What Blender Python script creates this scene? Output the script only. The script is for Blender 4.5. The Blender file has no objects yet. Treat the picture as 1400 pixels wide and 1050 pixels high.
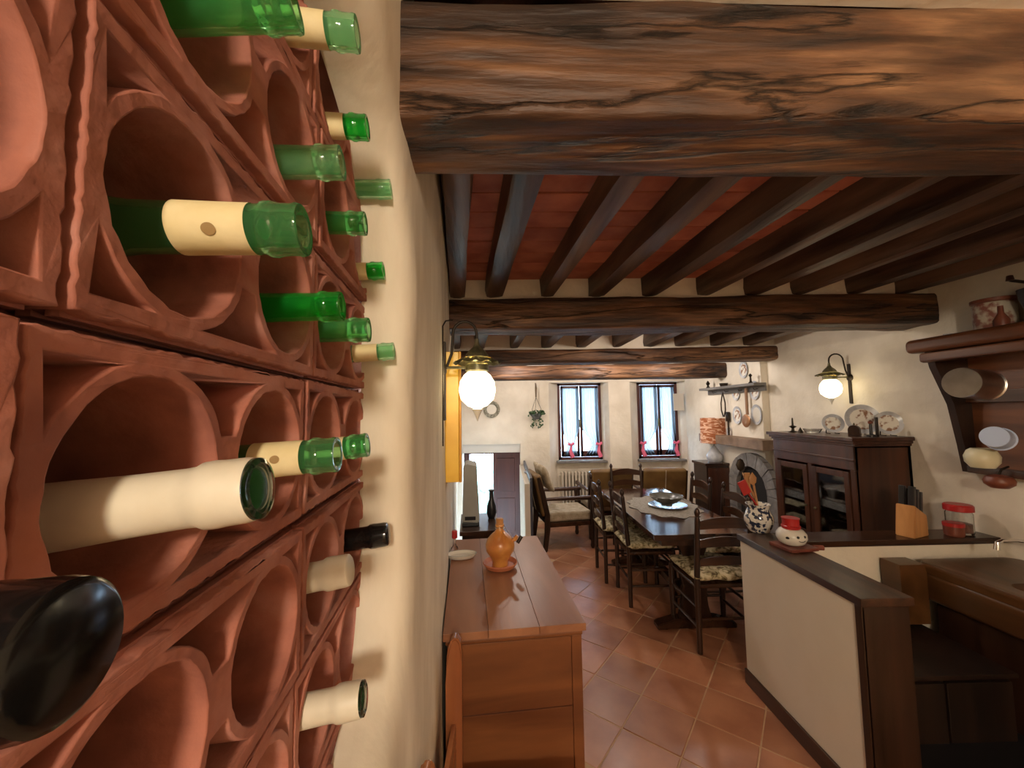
import bpy, bmesh, math, random
from mathutils import Vector, Matrix, noise, Euler
random.seed(7)
S = bpy.context.scene
C = S.collection
PI = math.pi
def R(d): return math.radians(d)

# ------------------------------------------------------------------ camera, light, exposure
CAMZ = 1.65
cam_d = bpy.data.cameras.new('camera'); cam = bpy.data.objects.new('camera', cam_d); C.objects.link(cam)
cam_d.sensor_width = 36; cam_d.lens = 36*530/1400; cam_d.clip_start = 0.01; cam_d.clip_end = 200
YAW, PITCH, ROLL = R(-1.08), R(3.99), R(-0.86)
CM = Matrix.Translation((0, 0, CAMZ)) @ Matrix.Rotation(YAW, 4, 'Z') @ Matrix.Rotation(R(90)+PITCH, 4, 'X') @ Matrix.Rotation(ROLL, 4, 'Z')
cam.matrix_world = CM
S.camera = cam
def at(px, py, d):
    """room point seen at a photo pixel at optical depth d (metres)"""
    return CM @ Vector(((px-700)/530*d, (525-py)/530*d, -d))

S.view_settings.view_transform = 'Standard'; S.view_settings.look = 'None'
S.view_settings.gamma = 1; S.view_settings.use_curve_mapping = False
S.view_settings.exposure = 0.42
w = bpy.data.worlds.new('sky'); S.world = w; w.use_nodes = True
w.node_tree.nodes['Background'].inputs[0].default_value = (0.56, 0.77, 1.0, 1)
w.node_tree.nodes['Background'].inputs[1].default_value = 17.0

def lamp(name, typ, loc, energy, col, size=0.05, rot=None, sizey=None, spot=None):
    l = bpy.data.lights.new(name, typ); l.energy = energy; l.color = col
    if typ == 'AREA':
        l.size = size
        if sizey: l.shape = 'RECTANGLE'; l.size_y = sizey
    else: l.shadow_soft_size = size
    o = bpy.data.objects.new(name, l); o.location = loc
    if rot: o.rotation_euler = rot
    C.objects.link(o); return o
WARM = (1.0, 0.82, 0.58)
lamp('wall_lamp_light_kitchen', 'POINT', (0.20, -1.45, 2.12), 90, (1.0, 0.86, 0.67), 0.09)
lamp('wall_lamp_light_left', 'POINT', (-0.115, 1.62, 1.745), 36, WARM, 0.06)
lamp('wall_lamp_light_right', 'POINT', (2.70, 3.16, 1.80), 38, WARM, 0.06)
lamp('fill_light_middle', 'POINT', (1.30, 3.00, 2.30), 16, (1.0, 0.86, 0.72), 0.05)  # unseen fill light added behind the second beam
for i_, x_ in enumerate((0.15, 1.2, 2.05)):  # unseen fill lights added to brighten the far room and back wall
    lamp('fill_light_far_%d' % i_, 'POINT', (x_, 4.42, 2.21), (14, 14, 9)[i_], (1.0, 0.89, 0.80), 0.05)
    lamp('fill_light_back_%d' % i_, 'POINT', (x_, 5.20, 2.16), 8.5, (1.0, 0.89, 0.80), 0.06)

# ------------------------------------------------------------------ materials
MATS = {}
def newmat(name):
    m = bpy.data.materials.new(name); m.use_nodes = True
    return m, m.node_tree, m.node_tree.nodes['Principled BSDF']
def setp(b, **k):
    names = dict(rough='Roughness', metal='Metallic', trans='Transmission Weight', coat='Coat Weight', ior='IOR', spec='Specular IOR Level', sheen='Sheen Weight', alpha='Alpha', crough='Coat Roughness')
    for a, v in k.items(): b.inputs[names[a]].default_value = v
def mat(name, c1, c2=None, scale=8, rough=0.6, bump=0.0, bscale=None, stretch=(1, 1, 1), detail=6, pos=(0.35, 0.65), bdist=0.02, c3=None, dist=0.0, randc=0.0, **kw):
    if name in MATS: return MATS[name]
    m, t, b = newmat(name); N = t.nodes; L = t.links
    setp(b, rough=rough, **kw)
    tc = N.new('ShaderNodeTexCoord'); mp = N.new('ShaderNodeMapping'); L.new(tc.outputs['Object'], mp.inputs[0]); mp.inputs['Scale'].default_value = stretch
    src = mp.outputs[0]
    if randc > 0:
        oi = N.new('ShaderNodeObjectInfo'); vm = N.new('ShaderNodeVectorMath'); vm.operation = 'MULTIPLY_ADD'
        cx = N.new('ShaderNodeCombineXYZ'); L.new(oi.outputs['Random'], cx.inputs[0]); L.new(oi.outputs['Random'], cx.inputs[1])
        L.new(cx.outputs[0], vm.inputs[0]); vm.inputs[1].default_value = (37, 17, 5); L.new(src, vm.inputs[2]); src = vm.outputs[0]
    if c2 is not None:
        n = N.new('ShaderNodeTexNoise'); n.inputs['Scale'].default_value = scale; n.inputs['Detail'].default_value = detail; n.inputs['Distortion'].default_value = dist
        L.new(src, n.inputs['Vector'])
        r = N.new('ShaderNodeValToRGB'); L.new(n.outputs[0], r.inputs[0])
        r.color_ramp.elements[0].position = pos[0]; r.color_ramp.elements[0].color = (*c1, 1)
        r.color_ramp.elements[1].position = pos[1]; r.color_ramp.elements[1].color = (*c2, 1)
        if c3: e = r.color_ramp.elements.new((pos[0]+pos[1])/2); e.color = (*c3, 1)
        out = r.outputs[0]
        if randc > 0:
            hs = N.new('ShaderNodeHueSaturation'); mr = N.new('ShaderNodeMapRange'); L.new(oi.outputs['Random'], mr.inputs[0])
            mr.inputs[3].default_value = 1-randc; mr.inputs[4].default_value = 1+randc
            L.new(mr.outputs[0], hs.inputs['Value']); L.new(out, hs.inputs['Color']); out = hs.outputs[0]
        L.new(out, b.inputs['Base Color'])
    else: b.inputs['Base Color'].default_value = (*c1, 1)
    if bump:
        n2 = N.new('ShaderNodeTexNoise'); n2.inputs['Scale'].default_value = bscale or scale*3; n2.inputs['Detail'].default_value = 8
        L.new(src, n2.inputs['Vector'])
        bp = N.new('ShaderNodeBump'); bp.inputs['Strength'].default_value = bump; bp.inputs['Distance'].default_value = bdist
        L.new(n2.outputs[0], bp.inputs['Height']); L.new(bp.outputs[0], b.inputs['Normal'])
    MATS[name] = m; return m
def wood(name, c1, c2, axis=0, scale=14, rough=0.35, bump=0.25, ratio=0.08, **kw):
    st = [1, 1, 1]; st[axis] = ratio
    return mat(name, c1, c2, scale=scale, rough=rough, bump=bump, bscale=scale*2.2, stretch=tuple(st), pos=(0.3, 0.7), bdist=0.004, dist=0.6, **kw)
def glass(name, col, rough=0.02, ior=1.45):
    m, t, b = newmat(name); b.inputs['Base Color'].default_value = (*col, 1); setp(b, rough=rough, trans=1.0, ior=ior); MATS[name] = m; return m
def emis(name, col, st):
    m, t, b = newmat(name); b.inputs['Base Color'].default_value = (*col, 1); b.inputs['Emission Color'].default_value = (*col, 1); b.inputs['Emission Strength'].default_value = st; MATS[name] = m; return m

plaster = mat('plaster', (0.68, 0.61, 0.50), (0.80, 0.73, 0.62), scale=3.5, rough=0.85, bump=0.5, bscale=9, bdist=0.02, detail=10)
plaster_rough = mat('plaster_rough', (0.58, 0.50, 0.38), (0.78, 0.71, 0.58), scale=7, rough=0.88, bump=0.5, bscale=22, bdist=0.006, stretch=(1, 1, 0.35), detail=12, pos=(0.3, 0.62))
terracotta = mat('terracotta', (0.24, 0.08, 0.055), (0.42, 0.18, 0.135), scale=14, rough=0.8, bump=0.5, bscale=70, bdist=0.003, detail=8, c3=(0.36, 0.125, 0.08), randc=0.12)
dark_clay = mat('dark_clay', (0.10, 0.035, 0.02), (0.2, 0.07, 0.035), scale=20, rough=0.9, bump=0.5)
pianelle = mat('ceiling_tile_red', (0.36, 0.10, 0.06), (0.52, 0.18, 0.11), scale=7, rough=0.75, bump=0.35, bscale=30, bdist=0.005, randc=0.22)
floor_tile = mat('floor_tile_clay', (0.31, 0.115, 0.055), (0.46, 0.205, 0.105), scale=4, rough=0.40, bump=0.25, bscale=14, bdist=0.006, randc=0.16, coat=0.12, crough=0.2)
grout = mat('grout', (0.44, 0.27, 0.15), (0.52, 0.34, 0.20), scale=10, rough=0.9)
beam_wood = mat('old_beam_wood', (0.032, 0.016, 0.010), (0.31, 0.165, 0.083), scale=3.2, rough=0.55, bump=0.9, bscale=16, stretch=(0.35, 2.4, 2.4), pos=(0.33, 0.72), bdist=0.012, detail=12, c3=(0.13, 0.058, 0.026), dist=1.2, randc=0.05)
def cracks(m, st, sc, wd, dark=0.12, bs=0.7):
    t = m.node_tree; N = t.nodes; L = t.links; b = N['Principled BSDF']
    tc = N.new('ShaderNodeTexCoord'); mp = N.new('ShaderNodeMapping'); mp.inputs['Scale'].default_value = st; L.new(tc.outputs['Object'], mp.inputs[0])
    n = N.new('ShaderNodeTexNoise'); n.inputs['Scale'].default_value = sc; n.inputs['Detail'].default_value = 9; n.inputs['Roughness'].default_value = 0.55; n.inputs['Distortion'].default_value = 0.4; L.new(mp.outputs[0], n.inputs['Vector'])
    r = N.new('ShaderNodeValToRGB'); L.new(n.outputs[0], r.inputs[0]); e = r.color_ramp.elements
    e[0].position = 0.5-wd*2.2; e[0].color = (1, 1, 1, 1); e[1].position = 0.5+wd*2.2; e[1].color = (1, 1, 1, 1)
    for p_, c_ in ((0.5-wd, 0.75), (0.5, dark), (0.5+wd, 0.75)): q = e.new(p_); q.color = (c_, c_, c_, 1)
    # streaks
    n2 = N.new('ShaderNodeTexNoise'); n2.inputs['Scale'].default_value = sc*6; n2.inputs['Detail'].default_value = 10; L.new(mp.outputs[0], n2.inputs['Vector'])
    r2 = N.new('ShaderNodeValToRGB'); L.new(n2.outputs[0], r2.inputs[0]); r2.color_ramp.elements[0].position = 0.36; r2.color_ramp.elements[0].color = (0.45, 0.42, 0.40, 1); r2.color_ramp.elements[1].position = 0.62; r2.color_ramp.elements[1].color = (1.15, 1.12, 1.08, 1)
    src = b.inputs['Base Color'].links[0].from_socket
    m1 = N.new('ShaderNodeMixRGB'); m1.blend_type = 'MULTIPLY'; m1.inputs[0].default_value = 1; L.new(src, m1.inputs[1]); L.new(r.outputs[0], m1.inputs[2])
    m2 = N.new('ShaderNodeMixRGB'); m2.blend_type = 'MULTIPLY'; m2.inputs[0].default_value = 1; L.new(m1.outputs[0], m2.inputs[1]); L.new(r2.outputs[0], m2.inputs[2]); L.new(m2.outputs[0], b.inputs['Base Color'])
    bp = N.new('ShaderNodeBump'); bp.inputs['Strength'].default_value = bs; bp.inputs['Distance'].default_value = 0.02; L.new(r.outputs[0], bp.inputs['Height'])
    L.new(b.inputs['Normal'].links[0].from_socket, bp.inputs['Normal']); L.new(bp.outputs[0], b.inputs['Normal'])
cracks(beam_wood, (0.35, 3.0, 3.0), 1.9, 0.009, 0.15)
joist_wood = mat('joist_wood', (0.03, 0.016, 0.011), (0.15, 0.085, 0.055), scale=6, rough=0.42, bump=0.6, bscale=18, stretch=(2.2, 0.25, 2.2), bdist=0.006, detail=10, randc=0.2)
dark_wood = wood('dark_wood', (0.013, 0.006, 0.0035), (0.042, 0.018, 0.010), axis=2, rough=0.28)
dark_wood_x = wood('dark_wood_x', (0.018, 0.007, 0.004), (0.07, 0.028, 0.013), axis=0, rough=0.25)
dark_wood_y = wood('dark_wood_y', (0.022, 0.009, 0.005), (0.075, 0.031, 0.015), axis=1, rough=0.3)
table_wood = wood('table_wood', (0.02, 0.008, 0.005), (0.06, 0.024, 0.012), axis=1, rough=0.12, bump=0.05)
hutch_wood = wood('hutch_wood', (0.028, 0.009, 0.005), (0.085, 0.030, 0.014), axis=2, rough=0.3, bump=0.15)
dresser_wood = wood('dresser_wood', (0.12, 0.036, 0.012), (0.27, 0.095, 0.03), axis=0, scale=9, rough=0.4, bump=0.2, ratio=0.12)
dresser_top = wood('dresser_top', (0.20, 0.075, 0.038), (0.36, 0.165, 0.085), axis=1, scale=8, rough=0.35, bump=0.3, ratio=0.12, randc=0.12)
orange_wood = wood('orange_wood', (0.24, 0.075, 0.028), (0.40, 0.15, 0.06), axis=2, scale=12, rough=0.2, bump=0.08)
counter_wood = wood('counter_wood', (0.045, 0.018, 0.006), (0.12, 0.052, 0.017), axis=1, scale=8, rough=0.3, bump=0.15)
block_wood = wood('pale_wood', (0.42, 0.19, 0.06), (0.60, 0.30, 0.11), axis=2, scale=20, rough=0.4)
white_paint = mat('white_paint', (0.68, 0.62, 0.52), (0.73, 0.67, 0.58), scale=3, rough=0.6, bump=0.1)
iron = mat('dark_iron', (0.035, 0.026, 0.018), rough=0.45, metal=0.7)
brass = mat('aged_brass', (0.10, 0.095, 0.05), (0.22, 0.20, 0.12), scale=30, rough=0.4, metal=0.6)
chrome = mat('chrome', (0.75, 0.75, 0.74), rough=0.12, metal=1.0)
alu = mat('aluminium', (0.50, 0.50, 0.50), (0.66, 0.66, 0.66), scale=12, rough=0.28, metal=1.0)
black = mat('black_plastic', (0.012, 0.012, 0.014), rough=0.3)
black_foil = mat('black_foil', (0.006, 0.006, 0.006), rough=0.14)
cream_foil = mat('cream_foil', (0.62, 0.56, 0.42), (0.72, 0.67, 0.54), scale=25, rough=0.42, bump=0.1, bscale=60, bdist=0.001)
def lit_dusty_glass(name, gc, dc, k):  # green diffuse and translucent mix: scattered light put into the glass, with dust
    m, t, b = newmat(name); b.inputs['Base Color'].default_value = (*gc, 1); setp(b, rough=0.04, trans=1.0, ior=1.45)
    d = t.nodes.new('ShaderNodeBsdfDiffuse'); d.inputs[0].default_value = (*dc, 1); l2 = t.nodes.new('ShaderNodeBsdfTranslucent'); l2.inputs[0].default_value = (*dc, 1)
    a = t.nodes.new('ShaderNodeAddShader'); x = t.nodes.new('ShaderNodeMixShader'); x.inputs[0].default_value = k
    t.links.new(d.outputs[0], a.inputs[0]); t.links.new(l2.outputs[0], a.inputs[1]); t.links.new(b.outputs[0], x.inputs[1]); t.links.new(a.outputs[0], x.inputs[2]); t.links.new(x.outputs[0], t.nodes['Material Output'].inputs[0])
    MATS[name] = m; return m
green_glass = lit_dusty_glass('green_glass', (0.40, 0.90, 0.50), (0.10, 0.42, 0.15), 0.13)
pale_green_glass = lit_dusty_glass('pale_green_glass', (0.60, 0.95, 0.68), (0.22, 0.52, 0.28), 0.15)
vivid_green_glass = lit_dusty_glass('vivid_green_glass', (0.15, 0.85, 0.25), (0.02, 0.42, 0.06), 0.14)
dark_green_glass = lit_dusty_glass('dark_green_glass', (0.42, 0.85, 0.52), (0.12, 0.34, 0.15), 0.14)
clear_glass = glass('clear_glass', (0.95, 0.97, 0.97))
paper = mat('label_paper', (0.62, 0.50, 0.24), (0.74, 0.63, 0.36), scale=30, rough=0.7)
ink = mat('label_ink', (0.30, 0.19, 0.07), rough=0.7)
red = mat('red_paint', (0.40, 0.018, 0.018), rough=0.35)
china = mat('china', (0.72, 0.68, 0.60), rough=0.2)
jug_clay = mat('glazed_orange_clay', (0.50, 0.17, 0.04), (0.72, 0.34, 0.08), scale=9, rough=0.3, coat=0.3)
saucer_clay = mat('saucer_clay', (0.45, 0.13, 0.06), (0.55, 0.19, 0.09), scale=10, rough=0.5)
leather = mat('olive_brown_upholstery', (0.11, 0.055, 0.015), (0.19, 0.105, 0.03), scale=5, rough=0.5, bump=0.1)
beige_cloth = mat('beige_cloth', (0.36, 0.29, 0.19), (0.52, 0.44, 0.32), scale=16, rough=0.9, bump=0.3)
floral = mat('floral_cloth', (0.10, 0.07, 0.03), (0.62, 0.54, 0.36), scale=17, rough=0.85, pos=(0.36, 0.56), detail=3, c3=(0.36, 0.30, 0.16), dist=2.0, bump=0.2, bscale=60, bdist=0.003)
lace = mat('lace_cloth', (0.55, 0.50, 0.40), (0.78, 0.74, 0.66), scale=60, rough=0.9, bump=0.3)
gilt = mat('yellow_gilt', (0.78, 0.43, 0.03), (0.88, 0.55, 0.06), scale=6, rough=0.35)
gilt_dark = mat('orange_gilt', (0.55, 0.24, 0.02), (0.68, 0.34, 0.04), scale=6, rough=0.35)
burgundy = wood('burgundy_wood', (0.055, 0.014, 0.012), (0.10, 0.028, 0.022), axis=2, rough=0.45)
radiator_paint = mat('radiator_paint', (0.62, 0.55, 0.44), rough=0.4)
grey_plastic = mat('grey_plastic', (0.34, 0.34, 0.31), (0.42, 0.42, 0.38), scale=4, rough=0.5)
stone = mat('grey_stone', (0.14, 0.13, 0.125), (0.25, 0.235, 0.22), scale=9, rough=0.8, bump=0.4)
opening_black = mat('opening_black', (0.008, 0.007, 0.007), rough=0.9)
shade_mat = mat('orange_lampshade', (0.40, 0.12, 0.04), (0.80, 0.50, 0.34), scale=9, rough=0.7, stretch=(1, 1, 4), pos=(0.50, 0.56), dist=1.5, detail=2)
leaf = mat('leaf', (0.02, 0.05, 0.02), (0.06, 0.13, 0.05), scale=20, rough=0.5)
pink = mat('pink_ribbon', (0.80, 0.16, 0.28), rough=0.7)
plate_print = mat('printed_china', (0.30, 0.16, 0.10), (0.80, 0.76, 0.68), scale=28, rough=0.2, pos=(0.38, 0.50), detail=2)
vase_print = mat('blue_printed_china', (0.03, 0.04, 0.08), (0.74, 0.72, 0.66), scale=42, rough=0.18, pos=(0.44, 0.50), detail=1.5, coat=0.5)
mirror_grey = mat('grey_glazed', (0.40, 0.42, 0.46), (0.62, 0.63, 0.66), scale=14, rough=0.25)
enamel = mat('yellowed_enamel', (0.60, 0.55, 0.36), (0.70, 0.65, 0.46), scale=6, rough=0.35)
redbrown = mat('red_brown_clay', (0.14, 0.035, 0.02), (0.2, 0.06, 0.03), scale=12, rough=0.4)
globe_mat = emis('lamp_globe', (1.0, 0.86, 0.55), 3.2)
# translucent curtain
m, t, b = newmat('curtain'); N = t.nodes; L = t.links
tr = N.new('ShaderNodeBsdfTranslucent'); tr.inputs[0].default_value = (0.11, 0.11, 0.115, 1); tp = N.new('ShaderNodeBsdfTransparent'); mx = N.new('ShaderNodeMixShader'); mx.inputs[0].default_value = 0.045
L.new(tr.outputs[0], mx.inputs[1]); L.new(tp.outputs[0], mx.inputs[2]); L.new(mx.outputs[0], N['Material Output'].inputs[0]); curtain_mat = m
m, t, b = newmat('window_pane'); N = t.nodes; L = t.links
gl = N.new('ShaderNodeBsdfGlossy'); gl.inputs['Roughness'].default_value = 0.02; tp = N.new('ShaderNodeBsdfTransparent'); tp.inputs[0].default_value = (0.95, 0.98, 1, 1); mx = N.new('ShaderNodeMixShader'); mx.inputs[0].default_value = 0.94
L.new(gl.outputs[0], mx.inputs[1]); L.new(tp.outputs[0], mx.inputs[2]); L.new(mx.outputs[0], N['Material Output'].inputs[0]); pane_mat = m
m, t, b = newmat('cabinet_glass'); N = t.nodes; L = t.links
gl = N.new('ShaderNodeBsdfGlossy'); gl.inputs['Roughness'].default_value = 0.05; tp = N.new('ShaderNodeBsdfTransparent'); tp.inputs[0].default_value = (0.7, 0.72, 0.75, 1); mx = N.new('ShaderNodeMixShader'); mx.inputs[0].default_value = 0.82
L.new(gl.outputs[0], mx.inputs[1]); L.new(tp.outputs[0], mx.inputs[2]); L.new(mx.outputs[0], N['Material Output'].inputs[0]); cab_glass = m

# ------------------------------------------------------------------ geometry helpers
def box(bm, x0, x1, y0, y1, z0, z1, bev=0.0, seg=2, M=None):
    r = bmesh.ops.create_cube(bm, size=1)
    vs = r['verts']
    T = Matrix.Translation(((x0+x1)/2, (y0+y1)/2, (z0+z1)/2)) @ Matrix.Diagonal((x1-x0, y1-y0, z1-z0, 1))
    bmesh.ops.transform(bm, matrix=T, verts=vs)
    out = vs
    if bev > 0:
        es = list({e for v in vs for e in v.link_edges})
        rb = bmesh.ops.bevel(bm, geom=es, offset=bev, segments=seg, affect='EDGES', profile=0.5)
        out = list({v for f in rb['faces'] for v in f.verts} | {v for v in vs if v.is_valid})
        st = set(out); stack = list(out)
        while stack:
            v = stack.pop()
            for e in v.link_edges:
                o = e.other_vert(v)
                if o not in st: st.add(o); stack.append(o)
        out = list(st)
    if M is not None: bmesh.ops.transform(bm, matrix=M, verts=out)
    return out
def lathe(bm, prof, seg=24, M=None, wob=0.0, sx=1, sy=1):
    rings = []
    for (r, z) in prof:
        if r < 1e-6: rings.append([bm.verts.new((0, 0, z))]); continue
        rings.append([bm.verts.new((r*math.cos(2*PI*i/seg)*sx, r*math.sin(2*PI*i/seg)*sy, z)) for i in range(seg)])
    for a, b in zip(rings, rings[1:]):
        for i in range(seg):
            j = (i+1) % seg
            if len(a) == 1 and len(b) == 1: continue
            if len(a) == 1: bm.faces.new((a[0], b[j], b[i]))
            elif len(b) == 1: bm.faces.new((a[i], a[j], b[0]))
            else: bm.faces.new((a[i], a[j], b[j], b[i]))
    vs = [v for r in rings for v in r]
    if M is not None: bmesh.ops.transform(bm, matrix=M, verts=vs)
    return vs
def tube(bm, pts, rad, seg=10, closed=False, flat=None):
    pts = [Vector(p) for p in pts]; n = len(pts)
    if not hasattr(rad, '__len__'): rad = [rad]*n
    rings = []; up = None
    for i, p in enumerate(pts):
        if closed: d = pts[(i+1) % n]-pts[i-1]
        else: d = pts[min(i+1, n-1)]-pts[max(i-1, 0)]
        d.normalize()
        if up is None:
            up = Vector((0, 0, 1)) if abs(d.z) < 0.9 else Vector((1, 0, 0))
        s = d.cross(up); s.normalize(); up = s.cross(d); up.normalize()
        fx = 1 if flat is None else flat
        rings.append([bm.verts.new(p + s*rad[i]*math.cos(2*PI*k/seg)*fx + up*rad[i]*math.sin(2*PI*k/seg)) for k in range(seg)])
    rng = range(n) if closed else range(n-1)
    for i in rng:
        a, b = rings[i], rings[(i+1) % n]
        for k in range(seg):
            j = (k+1) % seg
            bm.faces.new((a[k], a[j], b[j], b[k]))
    if not closed:
        bm.faces.new(rings[0][::-1]); bm.faces.new(rings[-1])
def prism(bm, poly, h0, h1, M=None):
    """2D outline (x,z) extruded along y from h0 to h1"""
    a = [bm.verts.new((x, h0, z)) for x, z in poly]; b = [bm.verts.new((x, h1, z)) for x, z in poly]
    n = len(poly)
    bm.faces.new(a); bm.faces.new(b[::-1])
    for i in range(n):
        j = (i+1) % n; bm.faces.new((a[j], a[i], b[i], b[j]))
    if M is not None: bmesh.ops.transform(bm, matrix=M, verts=a+b)
    return a+b
def mesh_obj(name, bm, m, parent=None, smooth=True, ang=40, loc=None, label=None, wn=False):
    bmesh.ops.recalc_face_normals(bm, faces=bm.faces[:])
    me = bpy.data.meshes.new(name)
    if smooth:
        a = R(ang)
        for f in bm.faces: f.smooth = True
        for e in bm.edges:
            if len(e.link_faces) == 2 and e.calc_face_angle(0) > a: e.smooth = False
    bm.to_mesh(me); bm.free()
    me.materials.append(m)
    o = bpy.data.objects.new(name, me); C.objects.link(o)
    if parent: o.parent = parent
    if loc: o.location = loc
    if smooth and ang < 100 and len(me.vertices) < 1500: wm = o.modifiers.new('wn', 'WEIGHTED_NORMAL'); wm.keep_sharp = True; wm.weight = 80
    if label: o['label'] = label
    return o
def B(): return bmesh.new()
def bx(name, m, parent, *a, bev=0.0, label=None, loc=None, seg=2):
    bm = B(); box(bm, *a, bev=bev, seg=seg); return mesh_obj(name, bm, m, parent, label=label, loc=loc)
def tb(name, m, parent, pts, rad, seg=10, label=None, **k):
    bm = B(); tube(bm, pts, rad, seg, **k); return mesh_obj(name, bm, m, parent, label=label)
def lt(name, m, parent, prof, seg=24, M=None, label=None, **k):
    bm = B(); lathe(bm, prof, seg, M, **k); return mesh_obj(name, bm, m, parent, label=label)
def thing(name, label, cat, loc=(0, 0, 0), rotz=0, group=None):
    o = bpy.data.objects.new(name, None); C.objects.link(o); o.empty_display_size = 0.05
    o.location = loc; o.rotation_euler = (0, 0, rotz); o['label'] = label; o['category'] = cat
    if group: o['group'] = group
    return o
def tag(o, label, cat, group=None, kind=None):
    o['label'] = label; o['category'] = cat
    if group: o['group'] = group
    if kind: o['kind'] = kind
    return o
def struct(o): o['kind'] = 'structure'; return o
def dup(root, loc, rotz=None, label=None, group=None):
    r = root.copy(); C.objects.link(r); r.location = loc
    if rotz is not None: r.rotation_euler = (0, 0, rotz)
    if label: r['label'] = label
    if group: r['group'] = group
    def kids(o, p):
        for ch in list(o.children):
            if ch is p: continue
            c = ch.copy(); C.objects.link(c); c.parent = p; kids(ch, c)
    kids(root, r)
    return r

# ------------------------------------------------------------------ SETTING
def LWX(y):   # x of the left wall face at depth y
    if y < 1.4: return -0.186-0.072*(y-0.76)
    return -0.232-0.1105*(y-1.4)
RWX = 2.87
BY = 5.95     # back wall face
# floor with terracotta tiles laid on the diagonal
bm = B(); box(bm, -1.1, 3.4, -2.2, 4.35, -0.2, -0.0025); box(bm, 0.30, 3.4, 4.35, 6.5, -0.2, -0.0025)
floor = struct(mesh_obj('floor', bm, grout))
TS = 0.292
tm = B(); box(tm, -TS/2+0.0026, TS/2-0.0026, -TS/2+0.0026, TS/2-0.0026, -0.02, 0.0, bev=0.003, seg=1)
tile0 = mesh_obj('tile', tm, floor_tile, floor)
a0 = R(-38.5); ux = Vector((math.cos(a0), math.sin(a0), 0)); uy = Vector((-math.sin(a0), math.cos(a0), 0))
org = at(898.3, 913.1, 1.0)-cam.location
f = CAMZ/(-org.z); org = Vector((org.x*f, org.y*f, 0))
k = 0
for i in range(-26, 30):
    for j in range(-26, 30):
        c = org+ux*(i+0.5)*TS+uy*(j+0.5)*TS
        if not (-0.75 < c.x < 3.05 and 1.1 < c.y < 5.95): continue
        if c.x < 0.42 and c.y > 4.25: continue
        if c.x < LWX(c.y)-0.05: continue
        if c.x > 1.62 and c.y < 2.5: continue
        if c.x < 0.25 and c.y < 2.2: continue
        o = tile0 if k == 0 else tile0.copy()
        if k: C.objects.link(o)
        o.location = (c.x, c.y, random.uniform(-0.0015, 0.0012)); o.rotation_euler = (0, 0, a0); k += 1
# left wall, niche region: rings from the rack plane out to the wall face
def RPX(y): return -0.273+0.1242*(0.755-y)
NC = (0.15, 1.62)
def niche_pt(tt, hw, ht, hb, n=5):
    c, s = math.cos(tt), math.sin(tt); h = ht if s > 0 else hb
    return (NC[0]+hw*math.copysign(abs(c)**(2/n), c), NC[1]+h*math.copysign(abs(s)**(2/n), s))
bm = B(); NS = 160; rings = []
steps = [(0.0, -0.06), (0.0, 0.0), (0.003, 0.35), (0.012, 0.68), (0.028, 0.88), (0.055, 0.98), (0.09, 1.0)]
for (grow, fr) in steps:
    ring = []
    for i in range(NS):
        tt = 2*PI*i/NS
        y, z = niche_pt(tt, 0.605+grow, 0.535+grow, 0.50+grow)
        x = RPX(y)*(1-fr)+LWX(y)*fr
        nn = noise.noise(Vector((y*5, z*5, fr)))*0.008*min(1, fr*2+0.3)
        ring.append(bm.verts.new((x+nn*0.7, y+nn, z+nn)))
    rings.append(ring)
outer = []
for i in range(NS):
    tt = 2*PI*i/NS; c, s = math.cos(tt), math.sin(tt); k2 = 1/max(abs(c), abs(s))
    y = NC[0]+(0.85 if c > 0 else 0.85)*c*k2; z = NC[1]+(1.28 if s > 0 else 1.64)*s*k2
    outer.append((y, z))
for q in (0.33, 0.66, 1.0):
    ring = []
    for i in range(NS):
        v = rings[6][i].co; y = v.y*(1-q)+outer[i][0]*q; z = v.z*(1-q)+outer[i][1]*q
        nn = noise.noise(Vector((y*4, z*4, 3)))*0.005*(1 if q < 1 else 0)
        ring.append(bm.verts.new((LWX(y)+nn, y, z)))
    rings.append(ring)
for a, b in zip(rings, rings[1:]):
    for i in range(NS):
        j = (i+1) % NS; bm.faces.new((a[i], a[j], b[j], b[i]))
struct(mesh_obj('wall_left_niche', bm, plaster_rough, ang=180))
# rest of the left wall
bm = B()
ys = [1.0+0.1*i for i in range(60)]; ys = [y for y in ys if y < 6.3]; zs = [-1.2, -0.6, 0]+[0.2*i for i in range(1, 15)]+[2.9]
g = [[bm.verts.new((LWX(y)+(noise.noise(Vector((y*3, z*3, 3)))*0.006 if y > 1.05 else 0), y, z)) for z in zs] for y in ys]
for a, b in zip(g, g[1:]):
    for i in range(len(zs)-1): bm.faces.new((a[i], a[i+1], b[i+1], b[i]))
a = [bm.verts.new((LWX(-0.7), -0.7, z)) for z in (-0.2, 2.9)]; b_ = [bm.verts.new((LWX(-0.7)+0.1, -2.2, z)) for z in (-0.2, 2.9)]
bm.faces.new((a[0], a[1], b_[1], b_[0]))
struct(mesh_obj('wall_left', bm, plaster_rough, ang=180))
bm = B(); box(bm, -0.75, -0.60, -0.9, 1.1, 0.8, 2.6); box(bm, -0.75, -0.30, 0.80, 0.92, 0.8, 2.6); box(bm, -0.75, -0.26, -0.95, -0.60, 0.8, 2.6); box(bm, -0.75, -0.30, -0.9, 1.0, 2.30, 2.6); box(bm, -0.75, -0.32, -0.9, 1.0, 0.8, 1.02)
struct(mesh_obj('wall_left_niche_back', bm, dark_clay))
# right wall
bm = B(); box(bm, RWX, RWX+0.25, -2.2, 6.4, -0.2, 2.9); struct(mesh_obj('wall_right', bm, plaster))
bm = B(); box(bm, RWX-0.075, RWX+0.02, 4.17, BY+0.02, 0, 2.9, bev=0.01); struct(mesh_obj('trim_1', bm, plaster))   # chimney breast
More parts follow.
